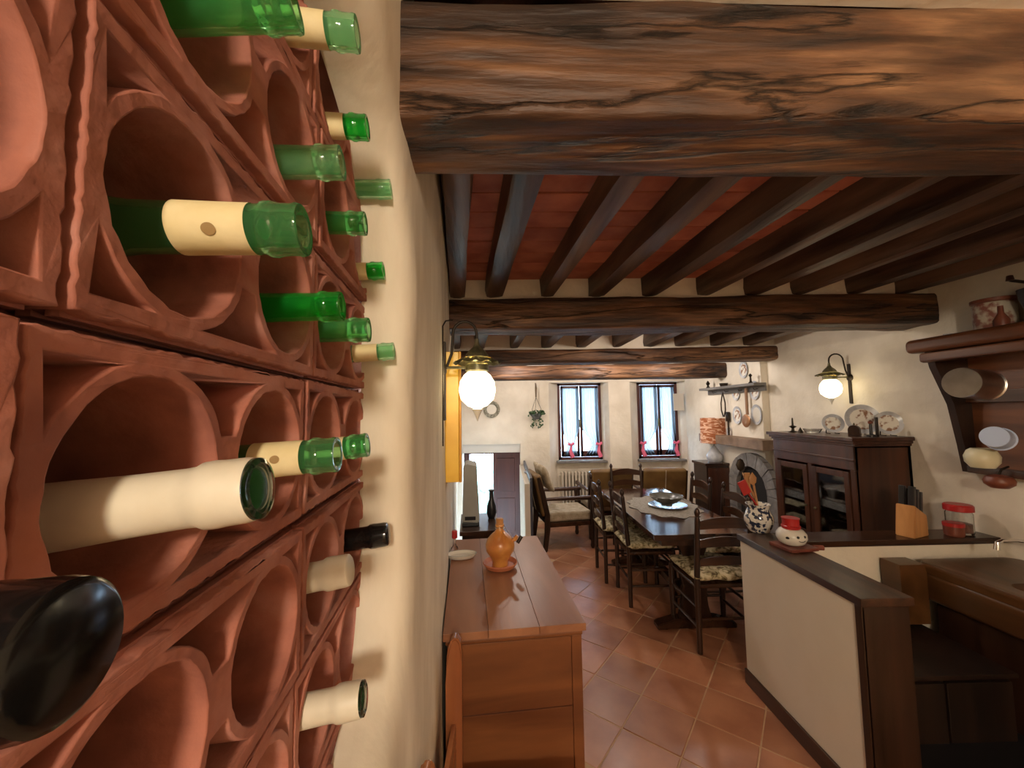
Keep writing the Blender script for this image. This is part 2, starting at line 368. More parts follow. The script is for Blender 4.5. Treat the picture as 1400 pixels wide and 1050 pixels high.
# wall behind the camera
bm = B(); box(bm, -0.6, 3.3, -2.4, -2.2, -0.2, 2.9); struct(mesh_obj('wall_front', bm, plaster))
# back wall with two deep splayed window recesses and the low stair door
W1 = (0.835, 1.532); W2 = (2.112, 2.76); WZ = (0.865, 2.085); FY = BY+0.22
O1 = (0.674, 1.60); O2 = (1.93, 2.84); DX = (-0.655, 0.226); DZ = 1.02
bm = B(); D2 = BY+0.45
box(bm, -0.95, DX[0], BY, D2, -1.2, 2.9); box(bm, DX[0], DX[1], BY, D2, DZ+0.13, 2.9)
box(bm, DX[1], O1[0], BY, D2, -1.2, 2.9); box(bm, O1[1], O2[0], BY, D2, -0.2, 2.9); box(bm, O2[1], 3.2, BY, D2, -0.2, 2.9)
for o_, w_ in ((O1, W1), (O2, W2)):
    box(bm, o_[0], o_[1], BY, D2, WZ[1]-0.01, 2.9)
    box(bm, o_[0], o_[1], FY-0.04, D2, -0.2, WZ[0]-0.02)
    for (xo, xi) in ((o_[0], w_[0]), (o_[1], w_[1])):
        vs = [bm.verts.new((x, y, z)) for z in (-0.1, WZ[1]+0.05) for (x, y) in ((xo, BY), (xi, FY), (xo, FY+0.1))]
        for q in ((0, 1, 4, 3), (1, 2, 5, 4), (2, 0, 3, 5), (0, 2, 1), (3, 4, 5)): bm.faces.new([vs[i] for i in q])
struct(mesh_obj('wall_back', bm, plaster, smooth=False))
bx('trim_2', mat('bluish_lintel', (0.62, 0.58, 0.52), rough=0.8), None, DX[0]+0.003, DX[1]-0.003, BY+0.03, BY+0.4, DZ, DZ+0.129)['kind'] = 'structure'
# stairwell lower floor, inner wall under the landing
bm = B(); box(bm, -1.1, 0.8, 4.2, 7.6, -1.2, -0.95); struct(mesh_obj('floor_lower_landing', bm, stone))
# windows
def window(n, w_):
    p = bpy.data.objects.new('window_%d' % n, None); C.objects.link(p); p.location = ((w_[0]+w_[1])/2, FY, WZ[0]); struct(p)
    hw = (w_[1]-w_[0])/2; H = WZ[1]-WZ[0]
    bm = B()
    box(bm, -hw, -hw+0.045, 0, 0.08, 0, H); box(bm, hw-0.045, hw, 0, 0.08, 0, H); box(bm, -hw, hw, 0, 0.08, H-0.045, H); box(bm, -hw, hw, 0, 0.08, 0, 0.045)
    mesh_obj('window_frame', bm, burgundy, p, smooth=False)
    for s in (-1, 1):
        x0, x1 = (-hw+0.05, -0.005) if s < 0 else (0.005, hw-0.05)
        bm = B(); t_ = 0.042
        box(bm, x0, x0+t_, -0.012, 0.03, 0.05, H-0.05, bev=0.004); box(bm, x1-t_, x1, -0.012, 0.03, 0.05, H-0.05, bev=0.004)
        box(bm, x0, x1, -0.012, 0.03, H-0.05-t_, H-0.05, bev=0.004); box(bm, x0, x1, -0.012, 0.03, 0.05, 0.14, bev=0.004)
        c = mesh_obj('casement', bm, burgundy, p)
        bx('pane', pane_mat, c, x0+t_, x1-t_, 0.005, 0.009, 0.14, H-0.05-t_)
        # glazing bar
        # curtain: folded sheer cloth gathered with a pink tie
        bm = B(); nx, nz = 40, 16; cols = []
        for i in range(nx+1):
            u = i/nx; col = []
            for j in range(nz+1):
                v = j/nz
                gather = 1-0.55*math.exp(-((v-0.16)/0.16)**2)
                xa, xb = x0+0.01, x1-0.01; side = xa if (s < 0 and n == 2) else (xb if s > 0 else (xa+xb)/2)
                x = xa+(xb-xa)*u; x = side+(x-side)*gather
                col.append(bm.verts.new((x, -0.038+0.013*math.sin(u*nx*0.62+v*1.3), 0.07+(H-0.16)*v)))
            cols.append(col)
        for a, b in zip(cols, cols[1:]):
            for j in range(nz): bm.faces.new((a[j], a[j+1], b[j+1], b[j]))
        cu = mesh_obj('curtain', bm, curtain_mat, p, ang=180)
        xt = side
        tb('curtain_tie', pink, cu, [(xt-0.05, -0.055, 0.26), (xt, -0.062, 0.24), (xt+0.04, -0.055, 0.27)], 0.022, 8)
        tb('tie_tail', pink, cu, [(xt, -0.062, 0.24), (xt-0.015, -0.06, 0.14), (xt+0.02, -0.058, 0.05)], [0.012, 0.028, 0.034], 8, flat=0.8)
    bx('handle', brass, p, -0.012, 0.012, -0.04, -0.012, H*0.42, H*0.52, bev=0.004)
    bx('window_sill', stone, p, -hw-0.04, hw+0.04, -0.16, 0.0, -0.03, 0.0, bev=0.005)
window(1, W1); window(2, W2)
# stair door : lower-level door, left leaf open on the daylight
p = bpy.data.objects.new('door_1', None); C.objects.link(p); p.location = (-0.2, BY+0.25, -0.95); struct(p)
bm = B(); box(bm, -0.455, -0.41, 0, 0.08, 0, 1.97); box(bm, 0.39, 0.426, 0, 0.08, 0, 1.97); box(bm, -0.455, 0.426, 0, 0.08, 1.93, 1.97)
mesh_obj('door_frame', bm, burgundy, p)
bm = B(); box(bm, -0.0, 0.39, 0.01, 0.05, 0, 1.93)
for zz in (0.1, 0.72, 1.34): box(bm, 0.05, 0.34, -0.002, 0.012, zz, zz+0.52, bev=0.008)
mesh_obj('door_leaf', bm, burgundy, p)
bm = B(); box(bm, -0.41, -0.375, 0.02, 0.42, 0, 1.93); mesh_obj('door_leaf', bm, burgundy, p)
# outside: ground and green hedge seen through the door
o = mesh_obj('hedge', (lambda bm: ([bmesh.ops.create_icosphere(bm, subdivisions=2, radius=random.uniform(0.25, 0.5), matrix=Matrix.Translation((random.uniform(-2.2, 0.6), random.uniform(8.4, 9.4), random.uniform(-0.9, 0.3)))) for _ in range(40)], bm)[1])(B()), mat('hedge_green', (0.10, 0.20, 0.15), (0.35, 0.5, 0.45), scale=9, rough=0.8, bump=1, bscale=20), ang=180)
tag(o, 'green hedge outside the low stair door', 'hedge', kind='stuff')
o = bx('ground_outside', mat('pavement', (0.5, 0.5, 0.46), rough=0.9), None, -8, 10, 7.6, 18, -1.25, -1.0); struct(o); o.name = 'floor_outside'

# ------------------------------------------------------------------ ceiling: tiles, joists, beams
CZ = 2.52
bm = B(); box(bm, -1.1, 3.3, -2.3, 6.5, CZ+0.035, 2.9); ceiling = struct(mesh_obj('ceiling', bm, dark_clay, smooth=False))
JX = [-0.30, -0.06, 0.29, 0.62, 0.975, 1.34, 1.67, 1.98, 2.35, 2.70, 3.05]; SLS = [-0.117+0.0072*i for i in range(11)]
def SLF(i): return (SLS[i]+SLS[min(i+1, 10)])/2
def joist(xc, y0, y1, zb0, zb1, wd, SL):
    bm = B(); n = 24; ring = []
    for i in range(n+1):
        y = y0+(y1-y0)*i/n; zb = zb0+(zb1-zb0)*i/n; row = []
        dx = SL*(y-2.5)
        pts = [(-wd/2, 0.13), (-wd/2, 0.05), (-wd/2+0.006, 0.006), (-wd*0.2, 0), (wd*0.2, 0), (wd/2-0.006, 0.006), (wd/2, 0.05), (wd/2, 0.13)]
        for (px_, pz_) in pts:
            nn = noise.noise(Vector((xc*9+px_*20, y*2.2, pz_*20)))*0.010
            row.append(bm.verts.new((px_+dx+nn, y, zb+pz_+nn*0.6)))
        ring.append(row)
    for a, b in zip(ring, ring[1:]):
        for k2 in range(7): bm.faces.new((a[k2], a[k2+1], b[k2+1], b[k2]))
    bm.faces.new(ring[0]); bm.faces.new(ring[-1][::-1])
    return mesh_obj('joist', bm, joist_wood, ceiling, loc=(xc, 0, 0), ang=35)
for i, x in enumerate(JX):
    wd = 0.105+0.012*math.sin(i*2.3)
    joist(x, 0.80, 2.62, 2.40, 2.40, wd, SLS[i])
    joist(x-0.03, 2.60, 4.15, 2.36, 2.30, wd, SLS[i])
    joist(x-0.05, 4.12, 5.95, 2.28, 2.24, wd, SLS[i])
tiles = []
def ctile(w_, z, xc, yc, rot):
    key = round(w_, 2)
    bm = None
    if key not in ctile.c:
        bm = B(); box(bm, -w_/2, w_/2, -0.070, 0.070, 0, 0.03, bev=0.003, seg=1)
        o = mesh_obj('ceiling_tile', bm, pianelle, ceiling); ctile.c[key] = o
    else:
        o = ctile.c[key].copy(); C.objects.link(o)
    o.location = (xc, yc, z+random.uniform(-0.003, 0.003)); o.rotation_euler = (random.uniform(-.01, .01), random.uniform(-.008, .008), rot)
ctile.c = {}
for i in range(len(JX)-1):
    for k2 in range(11):
        yc = 0.98+0.147*k2
        xc = (JX[i]+JX[i+1])/2+SLF(i)*(yc-2.5); ctile(JX[i+1]-JX[i]-0.006, CZ, xc, yc, 0.0)
for i in range(len(JX)-1):
    for k2 in range(9):
        yc = 2.80+0.147*k2
        xc = (JX[i]+JX[i+1])/2+SLF(i)*(yc-2.5)-0.03; ctile(JX[i+1]-JX[i]-0.006, CZ-0.035-0.045*(k2/9), xc, yc, 0.0)
# plaster infill above the beams between joists
bm = B(); box(bm, -0.5, 3.0, 2.52, 2.70, 2.37, CZ+0.04); struct(mesh_obj('trim_3', bm, plaster))
bm = B(); box(bm, -0.65, 3.0, 4.03, 4.2, 2.27, CZ+0.04); struct(mesh_obj('trim_4', bm, plaster))
bm = B(); box(bm, -0.75, 3.0, 4.92, 5.05, 2.17, CZ+0.04); struct(mesh_obj('trim_5', bm, plaster))
# plaster above the first beam and flat plaster ceiling of the kitchen side
bm = B(); box(bm, -0.3, 3.0, -0.1, 0.668, 0, 0.5, M=Matrix.Translation((0, 0, 2.416)) @ Matrix.Rotation(R(1.1), 4, 'Z')); struct(mesh_obj('trim_6', bm, plaster))
def beam(x0, x1, y0, y1, z0, z1, skew, seed, nl, nr, amp, label, power=6, sag=0.0):
    bm = B(); L_ = x1-x0; rings = []; W, H = (y1-y0)/2, (z1-z0)/2
    for i in range(nl+1):
        u = i/nl; x = L_*u; ring = []
        for k2 in range(nr):
            tt = 2*PI*(k2+0.5)/nr; c, s = math.cos(tt), math.sin(tt)
            rr = 1/((abs(c)**power+abs(s)**power)**(1/power))
            y, z = W*c*rr, H*s*rr
            p3 = Vector((x*2.2, y*9, z*9+seed)); n1 = noise.noise(p3)*amp
            n2 = noise.noise(Vector((x*1.1+seed, y*26, z*26))); cr = -max(0, 1-abs(n2)*7)*amp*0.75*max(0, noise.noise(Vector((x*2+9, z*5, seed)))+0.25)
            n3 = noise.noise(Vector((x*14, y*50, z*50+seed)))*amp*0.18
            big = noise.noise(Vector((x*0.9, seed, 1)))*amp*0.8
            k3 = 1+(n1+cr+n3)/max(W, H)
            ring.append(bm.verts.new((x, y*k3+skew*x, z*k3+big*0.5+sag*x)))
        rings.append(ring)
    for a, b in zip(rings, rings[1:]):
        for k2 in range(nr):
            j = (k2+1) % nr; bm.faces.new((a[k2], a[j], b[j], b[k2]))
    bm.faces.new(rings[0][::-1]); bm.faces.new(rings[-1])
    o = mesh_obj('ceiling_beam', bm, beam_wood, loc=(x0, (y0+y1)/2, (z0+z1)/2), ang=60)
    return tag(o, label, 'beam')
beam(-0.20, 3.0, 0.658, 0.85, 2.182, 2.412, 0.019, 3.1, 420, 120, 0.0075, 'massive cracked old ceiling beam nearest the camera, above the kitchen', power=16, sag=0.008)
beam(-0.40, 2.93, 2.465, 2.735, 2.178, 2.382, 0.0, 8.4, 220, 64, 0.011, 'second rough dark ceiling beam, just beyond the red tiled ceiling bay', power=10, sag=0.004)
beam(-0.58, 2.95, 3.98, 4.24, 2.135, 2.285, 0.0, 12.7, 160, 44, 0.013, 'third ceiling beam, above the left windows and ending beside the right wall lamp', sag=0.004)
beam(-0.70, 2.90, 4.80, 5.05, 2.035, 2.222, 0.0, 17.7, 120, 40, 0.010, 'farthest ceiling beam, right above the window tops')

# ------------------------------------------------------------------ WINE RACK in the niche
def block_mesh(seed, rx=0.0):
    rnd = random.Random(seed)
    cu = bpy.data.curves.new('blk', 'CURVE'); cu.dimensions = '2D'; cu.fill_mode = 'BOTH'; cu.extrude = 0.125; cu.bevel_depth = 0.0012; cu.bevel_resolution = 1; cu.offset = -0.0008
    def jit(a): return rnd.uniform(-a, a)
    def sp(pts, j=0.0006):
        s = cu.splines.new('POLY'); s.points.add(len(pts)-1); s.use_cyclic_u = True
        for q, (x, y) in zip(s.points, pts): q.co = (x+jit(j), y+jit(j), 0, 1)
    def seg(a, b, n): return [(a[0]+(b[0]-a[0])*i/n, a[1]+(b[1]-a[1])*i/n) for i in range(n)]
    hw, hh, r, cx, ro = 0.151, 0.0785, 0.0628, 0.0775, 0.0708
    sp(seg((-hw, -hh), (hw, -hh), 60)+seg((hw, -hh), (hw, hh), 30)+seg((hw, hh), (-hw, hh), 60)+seg((-hw, hh), (-hw, -hh), 30), 0.0011)
    for s in (-1, 1): sp([(s*cx+r*math.cos(2*PI*i/64), r*math.sin(2*PI*i/64)) for i in range(64)], 0.0007)
    zt = 0.0685
    for sg in (-1, 1):   # upper and lower middle voids
        pts = []
        for i in range(9):
            z = zt-(zt-0.022)*i/8; x = cx-math.sqrt(max(0, ro*ro-z*z)); pts.append((x, z))
        poly = [(-x, z) for x, z in pts]+[(x, z) for x, z in pts[::-1]]
        sp([(x, sg*z) for x, z in poly])
        for sx in (-1, 1):   # corner voids
            arc = []
            for i in range(7):
                aa = R(107+ (154-107)*i/6); arc.append((-cx+ro*math.cos(aa), ro*math.sin(aa)))
            poly = [(-0.1435, zt)]+[(max(-0.1435, x), min(zt, z)) for x, z in arc]
            sp([(sx*x, sg*z) for x, z in poly], 0.0004)
    o = bpy.data.objects.new('tmp', cu); C.objects.link(o)
    dg = bpy.context.evaluated_depsgraph_get(); dg.update()
    me = bpy.data.meshes.new_from_object(o.evaluated_get(dg)); bpy.data.objects.remove(o)
    me.materials.clear(); me.materials.append(terracotta); me.name = 'clay_block'
    # local: x along the wall, y up, z outward ; roughen the front rim
    for v in me.vertices:
        c = v.co; n_ = noise.noise(Vector((c.x*90+seed, c.y*90, 0)))
        if c.z > 0.1: c.z += n_*0.0006
    # ribbed outer faces
    bm = bmesh.new(); bm.from_mesh(me)
    for i in range(20):
        z = -0.11+0.0118*i
        for s in (-1, 1): box(bm, -0.147, 0.147, s*0.0795-0.0018, s*0.0795+0.0018, z-0.003, z+0.003)
    bm.to_mesh(me); bm.free()
    return me
bmeshes = [block_mesh(s) for s in (1, 2, 3, 4)]
rack = thing('wine_rack', 'terracotta wine rack of stacked round-hole clay blocks set in the left wall niche', 'wine rack', (RPX(0.15), 0.15, 1.10))
ang = math.atan2(0.9924, -0.1233)   # direction along the wall
AX = Vector((-0.1233, 0.9924, 0)); NO = Vector((0.9924, 0.1233, 0))
RW = Matrix(((AX.x, 0, NO.x), (AX.y, 0, NO.y), (0, 1, 0)))
rows = [(1.107, 0.160, 0), (1.275, 0.150, 0), (1.440, 0.158, 0), (1.611, 0.165, 0.000), (1.7775, 0.181, 0.0), (1.9475, 0.183, 0.006), (2.115, 0.17, 0)]
kk = 0
for ri, (zc, yb, out) in enumerate(rows):
    for ci in (-2, -1, 0, 1):
        yc = yb+0.1515+0.306*ci+random.uniform(-0.002, 0.002)
        if ri == 6 and ci in (-2,): continue
        o = bpy.data.objects.new('clay_block', bmeshes[kk % 4]); C.objects.link(o); o.parent = rack; kk += 1
        Pc = Vector((RPX(yc), yc, zc))+NO*(-0.125+out+random.uniform(-0.004, 0.002))
        M = RW.to_4x4() @ Matrix.Rotation(random.uniform(-0.012, 0.012), 4, 'Z')
        if kk % 2: M = M @ Matrix.Rotation(PI, 4, 'Z')
        M.translation = Pc-rack.location; o.matrix_local = M

# bottles
def bottle(px, py, h, sx, sy, sc, kind, label):
    d = 0.0305*530/h*sc; sc = min(sc, 1.25)
    lip = at(px-8, py, d); r2 = at(sx, sy, 1.0)-cam.location; n2 = NO.cross(Vector((0, 0, 1)))
    q2 = cam.location+r2*((lip-cam.location).dot(n2)/r2.dot(n2))
    dirv = (lip-q2).normalized(); origin = lip-dirv*0.30*sc
    p = thing('wine_bottle', label, 'bottle', origin, 0, 'bottles in the clay wine rack')
    p.rotation_mode = 'QUATERNION'; p.rotation_quaternion = dirv.to_track_quat('Z', 'Y'); p.scale = (sc, sc, sc)
    gm = {'green': green_glass, 'pale': pale_green_glass, 'vivid': vivid_green_glass, 'dark': dark_green_glass}.get(kind.split('_')[0], dark_green_glass)
    prof = [(0, 0.012), (0.03, 0.004), (0.0355, 0.003), (0.037, 0.012), (0.037, 0.148), (0.0355, 0.163), (0.030, 0.178), (0.021, 0.191), (0.0158, 0.201), (0.0142, 0.214), (0.0138, 0.25), (0.0136, 0.277), (0.0139, 0.279), (0.0152, 0.281), (0.0154, 0.2845), (0.0146, 0.287), (0.0143, 0.290), (0.0143, 0.296), (0.0148, 0.2975), (0.0142, 0.2998), (0.0120, 0.300)]
    inner = [(0.0098, 0.2992), (0.0096, 0.25), (0.0105, 0.212), (0.014, 0.196), (0.026, 0.178), (0.0335, 0.148), (0.0335, 0.014), (0.0, 0.016)]
    lt('glass', gm, p, prof+inner, 32)
    if 'foil' in kind:
        fm = cream_foil if 'cream' in kind else black_foil
        e = 0.0012
        pf = [(0.0150, 0.206), (0.0160, 0.208), (0.0156, 0.222), (0.0150, 0.235), (0.0145, 0.25), (0.0142, 0.270), (0.0145, 0.2755), (0.0162, 0.2790), (0.0164, 0.2840), (0.0160, 0.288), (0.0159, 0.297), (0.0152, 0.3006)]
        if 'open' not in kind: pf += [(0.013, 0.3022), (0, 0.3024)]
        lt('foil_capsule', fm, p, pf, 32)
        if 'open' in kind:
            lt('mouth_ring', clear_glass, p, [(0.0152, 0.3000), (0.0150, 0.3028), (0.0125, 0.3036), (0.0105, 0.302), (0.0100, 0.296)], 28)
    if 'label' in kind:
        n0, n1 = (0.236, 0.274)
        lb = lt('neck_label', paper, p, [(0.01455, n0), (0.0142, (n0+n1)/2), (0.0140, n1)], 32)
        if 'crest' in kind:
            # small printed oval on the camera side of the band
            bm = B(); q = p.rotation_quaternion.inverted(); side = q @ ((Vector((0, 0, CAMZ))-origin).normalized()); aa = math.atan2(side.y, side.x)
            vs = []
            for i in range(20):
                tt = 2*PI*i/20; uu = aa+0.22*math.cos(tt); vs.append(bm.verts.new((0.01475*math.cos(uu), 0.01475*math.sin(uu), 0.257+0.0036*math.sin(tt))))
            cv = bm.verts.new((0.0149*math.cos(aa), 0.0149*math.sin(aa), 0.257))
            for i in range(20): bm.faces.new((vs[i], vs[(i+1) % 20], cv))
            mesh_obj('printed_crest', bm, ink, lb)
    return p
bottle(412, 6, 68, 250, 8, 1.2, 'green', 'green bottle cut by the photo top edge, highest and nearest in the rack')
bottle(497, 47, 50, 410, 38, 1.38, 'pale_label', 'green bottle with a cream neck band, highest one before the plaster arch')
bottle(511, 175, 34, 445, 172, 1.2, 'vivid_label', 'deep green bottle with a pale neck band just below the rack top corner')
bottle(476, 223, 46, 370, 222, 1.2, 'pale', 'bare green bottle right above the big bottle with crest neck band')
bottle(543, 259, 27, 480, 259, 1.2, 'pale', 'small pale green bare bottle standing out farthest beyond the upper rack rim')
bottle(508, 306, 33, 432, 304, 1.2, 'green', 'bare dark green bottle above the band labelled vivid green one')
bottle(424, 315, 72, 200, 311, 1.2, 'dark_label_crest', 'large close green bottle with crest on cream neck band')
bottle(533, 370, 25, 476, 372, 1.15, 'vivid_label', 'tiny vivid green bottle with cream band by the plaster edge')
bottle(476, 419, 42, 360, 421, 1.13, 'vivid', 'bare vivid green bottle above the long ledge, nearest of three in a row')
bottle(513, 451, 35, 435, 452, 1.2, 'green', 'bare green bottle in the middle of three above the long ledge')
bottle(547, 480, 25, 478, 484, 1.13, 'pale_label', 'pale green bottle with torn cream band, farthest of three above the ledge')
bottle(470, 621, 50, 345, 631, 1.2, 'dark_label_crest', 'green bottle with worn crest label, right of the big cream capped bottle')
bottle(511, 608, 34, 468, 613, 1.12, 'green_label', 'green bottle just behind the one with the worn crest label')
bottle(357, 668, 84, 115, 701, 1.2, 'creamfoil_open', 'big opened bottle with cream foil neck, nearest in the middle row')
bottle(537, 730, 31, 480, 738, 1.28, 'blackfoil', 'small bottle with black foil neck beside the plaster edge')
bottle(485, 779, 42, 428, 789, 1.3, 'creamfoil', 'cream foiled bottle below the black foiled one')
bottle(502, 955, 46, 415, 972, 1.35, 'creamfoil_open', 'lowest cream foiled bottle in the rack near the bottom of the niche')
bottle(95, 890, 186, -60, 910, 1.1, 'blackfoil', 'very close black foiled bottle end cut by the left photo edge')

# ------------------------------------------------------------------ LEFT SIDE: dresser and things on it
DR = Matrix.Rotation(0, 4, 'Z')
dth = R(5.6)
dz = 0.85
nl = at(603, 868, 1.40); nr = at(800, 851, 1.40)
dr = thing('dresser', 'reddish wooden dresser with a plank top standing against the left wall', 'dresser', (-0.236, 1.462, 0), dth)
dw, dl = 0.533, 1.04
x = 0.0
for i, ww in enumerate((0.165, 0.190, 0.178)):
    bm = B(); box(bm, x+0.0004, x+ww-0.0004, 0, dl, dz-0.028, dz, bev=0.0018); x += ww
    o = mesh_obj('top_plank', bm, dresser_top, dr)
bx('top_moulding', dresser_wood, dr, 0.008, dw-0.012, 0.006, dl-0.01, dz-0.047, dz-0.028, bev=0.006)
bm = B(); box(bm, 0.02, dw-0.03, 0.022, dl-0.02, 0.06, dz-0.047)
mesh_obj('carcass', bm, dresser_wood, dr)
for i in range(3):
    zt_ = dz-0.05-i*0.25
    bx('side_plank', dresser_wood, dr, 0.04, dw-0.055, 0.016, 0.024, zt_-0.246, zt_-0.002, bev=0.002)
for xx in (0.015, dw-0.055):
    for yy in (0.012, dl-0.06): bx('corner_post', dresser_wood, dr, xx, xx+0.04, yy, yy+0.045, 0, dz-0.047, bev=0.004)
for i in range(3):
    d_ = bx('drawer', dresser_wood, dr, dw-0.034, dw-0.022, 0.07+i*0.315, 0.365+i*0.315, 0.58, 0.77, bev=0.004)
    lt('knob', brass, d_, [(0, 0), (0.006, 0), (0.006, 0.012), (0.014, 0.018), (0.012, 0.026), (0, 0.028)], 14, Matrix.Translation((dw-0.022, 0.22+i*0.315, 0.675)) @ Matrix.Rotation(R(90), 4, 'Y'))
def on_dresser(px, py):   # pixel -> point on the dresser top plane
    v = at(px, py, 1.0)-cam.location; f_ = (dz-CAMZ)/v.z; return cam.location+v*f_
P = on_dresser(684, 776)
j = thing('flask_jug', 'orange glazed clay flask with cork and two small spouts on the dresser', 'jug', (P.x, P.y, dz+0.012)); j.scale = (0.9, 0.9, 0.9)
lt('body', jug_clay, j, [(0, 0), (0.042, 0), (0.045, 0.006), (0.044, 0.03), (0.060, 0.055), (0.080, 0.085), (0.084, 0.115), (0.074, 0.145), (0.050, 0.172), (0.030, 0.188), (0.022, 0.198), (0.020, 0.215), (0.026, 0.222), (0.024, 0.230), (0.010, 0.230)], 32)
lt('cork', block_wood, j, [(0, 0.225), (0.020, 0.225), (0.022, 0.258), (0.018, 0.262), (0, 0.262)], 18)
tb('spout', jug_clay, j, [(0.055, -0.01, 0.13), (0.085, -0.02, 0.150), (0.10, -0.022, 0.170)], [0.014, 0.011, 0.009], 12)
tb('spout', iron, j, [(0.100, 0.02, 0.115), (0.125, 0.03, 0.150)], 0.011, 10)
tb('wire', chrome, j, [(0.026*math.cos(a), 0.026*math.sin(a), 0.212+0.004*math.sin(3*a)) for a in [2*PI*i/16 for i in range(16)]], 0.0016, 6, closed=True)
tb('wire', chrome, j, [(0.026, 0, 0.212), (0.045, -0.02, 0.20), (0.062, -0.03, 0.175), (0.078, -0.03, 0.14)], 0.0016, 6)
o = lt('saucer', saucer_clay, None, [(0, 0), (0.05, 0), (0.075, 0.006), (0.088, 0.026), (0.085, 0.030), (0.070, 0.014), (0, 0.010)], 32); o.location = (P.x, P.y, dz+0.0015)
tag(o, 'red clay saucer under the orange flask', 'saucer')
P = on_dresser(631, 763)
tr_ = thing('dish', 'small white dish with grey rim at the wall end of the dresser', 'dish', (P.x, P.y, dz), R(7))
bm = B(); lathe(bm, [(0, 0), (0.055, 0), (0.07, 0.006), (0.082, 0.022), (0.078, 0.026), (0.066, 0.012), (0, 0.008)], 28, sx=1, sy=0.6); mesh_obj('dish_body', bm, china, tr_)
bm = B(); lathe(bm, [(0.0785, 0.0262), (0.082, 0.0275), (0.083, 0.023)], 28, sx=1, sy=0.6); mesh_obj('rim', stone and bm, grey_plastic, tr_)
P = on_dresser(620, 758)
rb = thing('lighter_holder', 'little glass bottle with a bright red cap standing at the dresser wall edge', 'bottle', (P.x+0.004, P.y+0.02, dz))
lt('glass', clear_glass, rb, [(0, 0), (0.020, 0), (0.022, 0.01), (0.020, 0.03), (0.009, 0.045), (0.008, 0.085), (0.0, 0.086)], 16)
lt('cap', red, rb, [(0.014, 0.083), (0.016, 0.09), (0.016, 0.12), (0.013, 0.126), (0, 0.127)], 16)
# wall lamp builder
def wall_lamp(name, label, wallp, globe, s):
    """s: +1 arm leaves the wall towards +x, -1 towards -x"""
    g = Vector(globe); p = thing(name, label, 'wall lamp', wallp)
    L_ = lambda v: Vector(v)-Vector(wallp)
    c = L_(globe); wx = 0.0
    gl_ = lt('globe', globe_mat, p, [(0, -0.085), (0.012, -0.083), (0.040, -0.072), (0.068, -0.045), (0.077, -0.008), (0.072, 0.030), (0.055, 0.058), (0.040, 0.070), (0.042, 0.085)], 28, Matrix.Translation(c))
    lt('drop', china, p, [(0.002, -0.135), (0.008, -0.115), (0.016, -0.098), (0.022, -0.086), (0.010, -0.080)], 14, Matrix.Translation(c))
    lt('gallery', brass, p, [(0.043, 0.070), (0.050, 0.076), (0.050, 0.10), (0.046, 0.104), (0.043, 0.10)], 24, Matrix.Translation(c))
    bm = B(); n = 48; r1, r2 = [], []
    for i in range(n):
        a = 2*PI*i/n; rr = 0.098+0.004*math.cos(a*12)
        r1.append(bm.verts.new((0.045*math.cos(a), 0.045*math.sin(a), 0.135))); r2.append(bm.verts.new((rr*math.cos(a), rr*math.sin(a), 0.106+0.004*math.cos(a*12))))
    for i in range(n):
        k2 = (i+1) % n; bm.faces.new((r1[i], r1[k2], r2[k2], r2[i]))
    bmesh.ops.solidify(bm, geom=bm.faces[:], thickness=0.003)
    bmesh.ops.transform(bm, matrix=Matrix.Translation(c), verts=bm.verts[:]); mesh_obj('ruffled_shade', bm, brass, p)
    lt('cap', brass, p, [(0.050, 0.130), (0.046, 0.145), (0.034, 0.160), (0.018, 0.175), (0.010, 0.19), (0.008, 0.21), (0, 0.212)], 24, Matrix.Translation(c))
    top = c+Vector((0, 0, 0.20)); pts = []
    dist = abs(c.x)
    pts = [top, top+Vector((0, 0, 0.03))]
    for i in range(1, 9):
        a = PI*i/9; pts.append(Vector((top.x-s*(1-math.cos(a))*dist*0.36, c.y, top.z+0.03+0.055*math.sin(a))))
    pts += [Vector((s*0.035, c.y*0.3, top.z-0.05)), Vector((s*0.012, 0, top.z-0.115))]
    tb('swan_neck', iron, p, pts, 0.006, 10)
    bx('back_bar', iron, p, min(0, s*0.010), max(0, s*0.010), -0.014, 0.014, c.z-0.13, c.z+0.20, bev=0.003)
    lt('base_plate', iron, p, [(0, 0), (0.030, 0), (0.030, 0.005), (0.018, 0.012), (0, 0.012)], 20, Matrix.Translation((0, 0, top.z-0.115)) @ Matrix.Rotation(s*R(90), 4, 'Y'))
    tb('stay', brass, p, [(s*0.006, 0, c.z+0.09), (c.x, c.y, c.z+0.09)], 0.006, 8)
    return p
gl = (-0.115, 1.62, 1.745)
wall_lamp('wall_lamp', 'lit swan-neck wall lamp with round white globe on the left wall', (LWX(1.62), 1.62, 1.745), gl, 1)
gr = (2.70, 3.16, 1.80)
wall_lamp('wall_lamp', 'lit iron wall lamp with glass globe on the right wall above the dark cupboard', (RWX, 3.16, 1.80), gr, -1)
# wire beside the left lamp
o = tb('lamp_wire', iron, None, [(LWX(1.5)+0.004, 1.50, z) for z in (1.52, 1.62, 1.72, 1.82, 1.93, 1.985)]+[(LWX(1.5)+0.012, 1.52, 2.01), (LWX(1.5)+0.035, 1.55, 2.02)], 0.0028, 6)
tag(o, 'thin black cable clipped down the plaster beside the left wall lamp', 'cable')
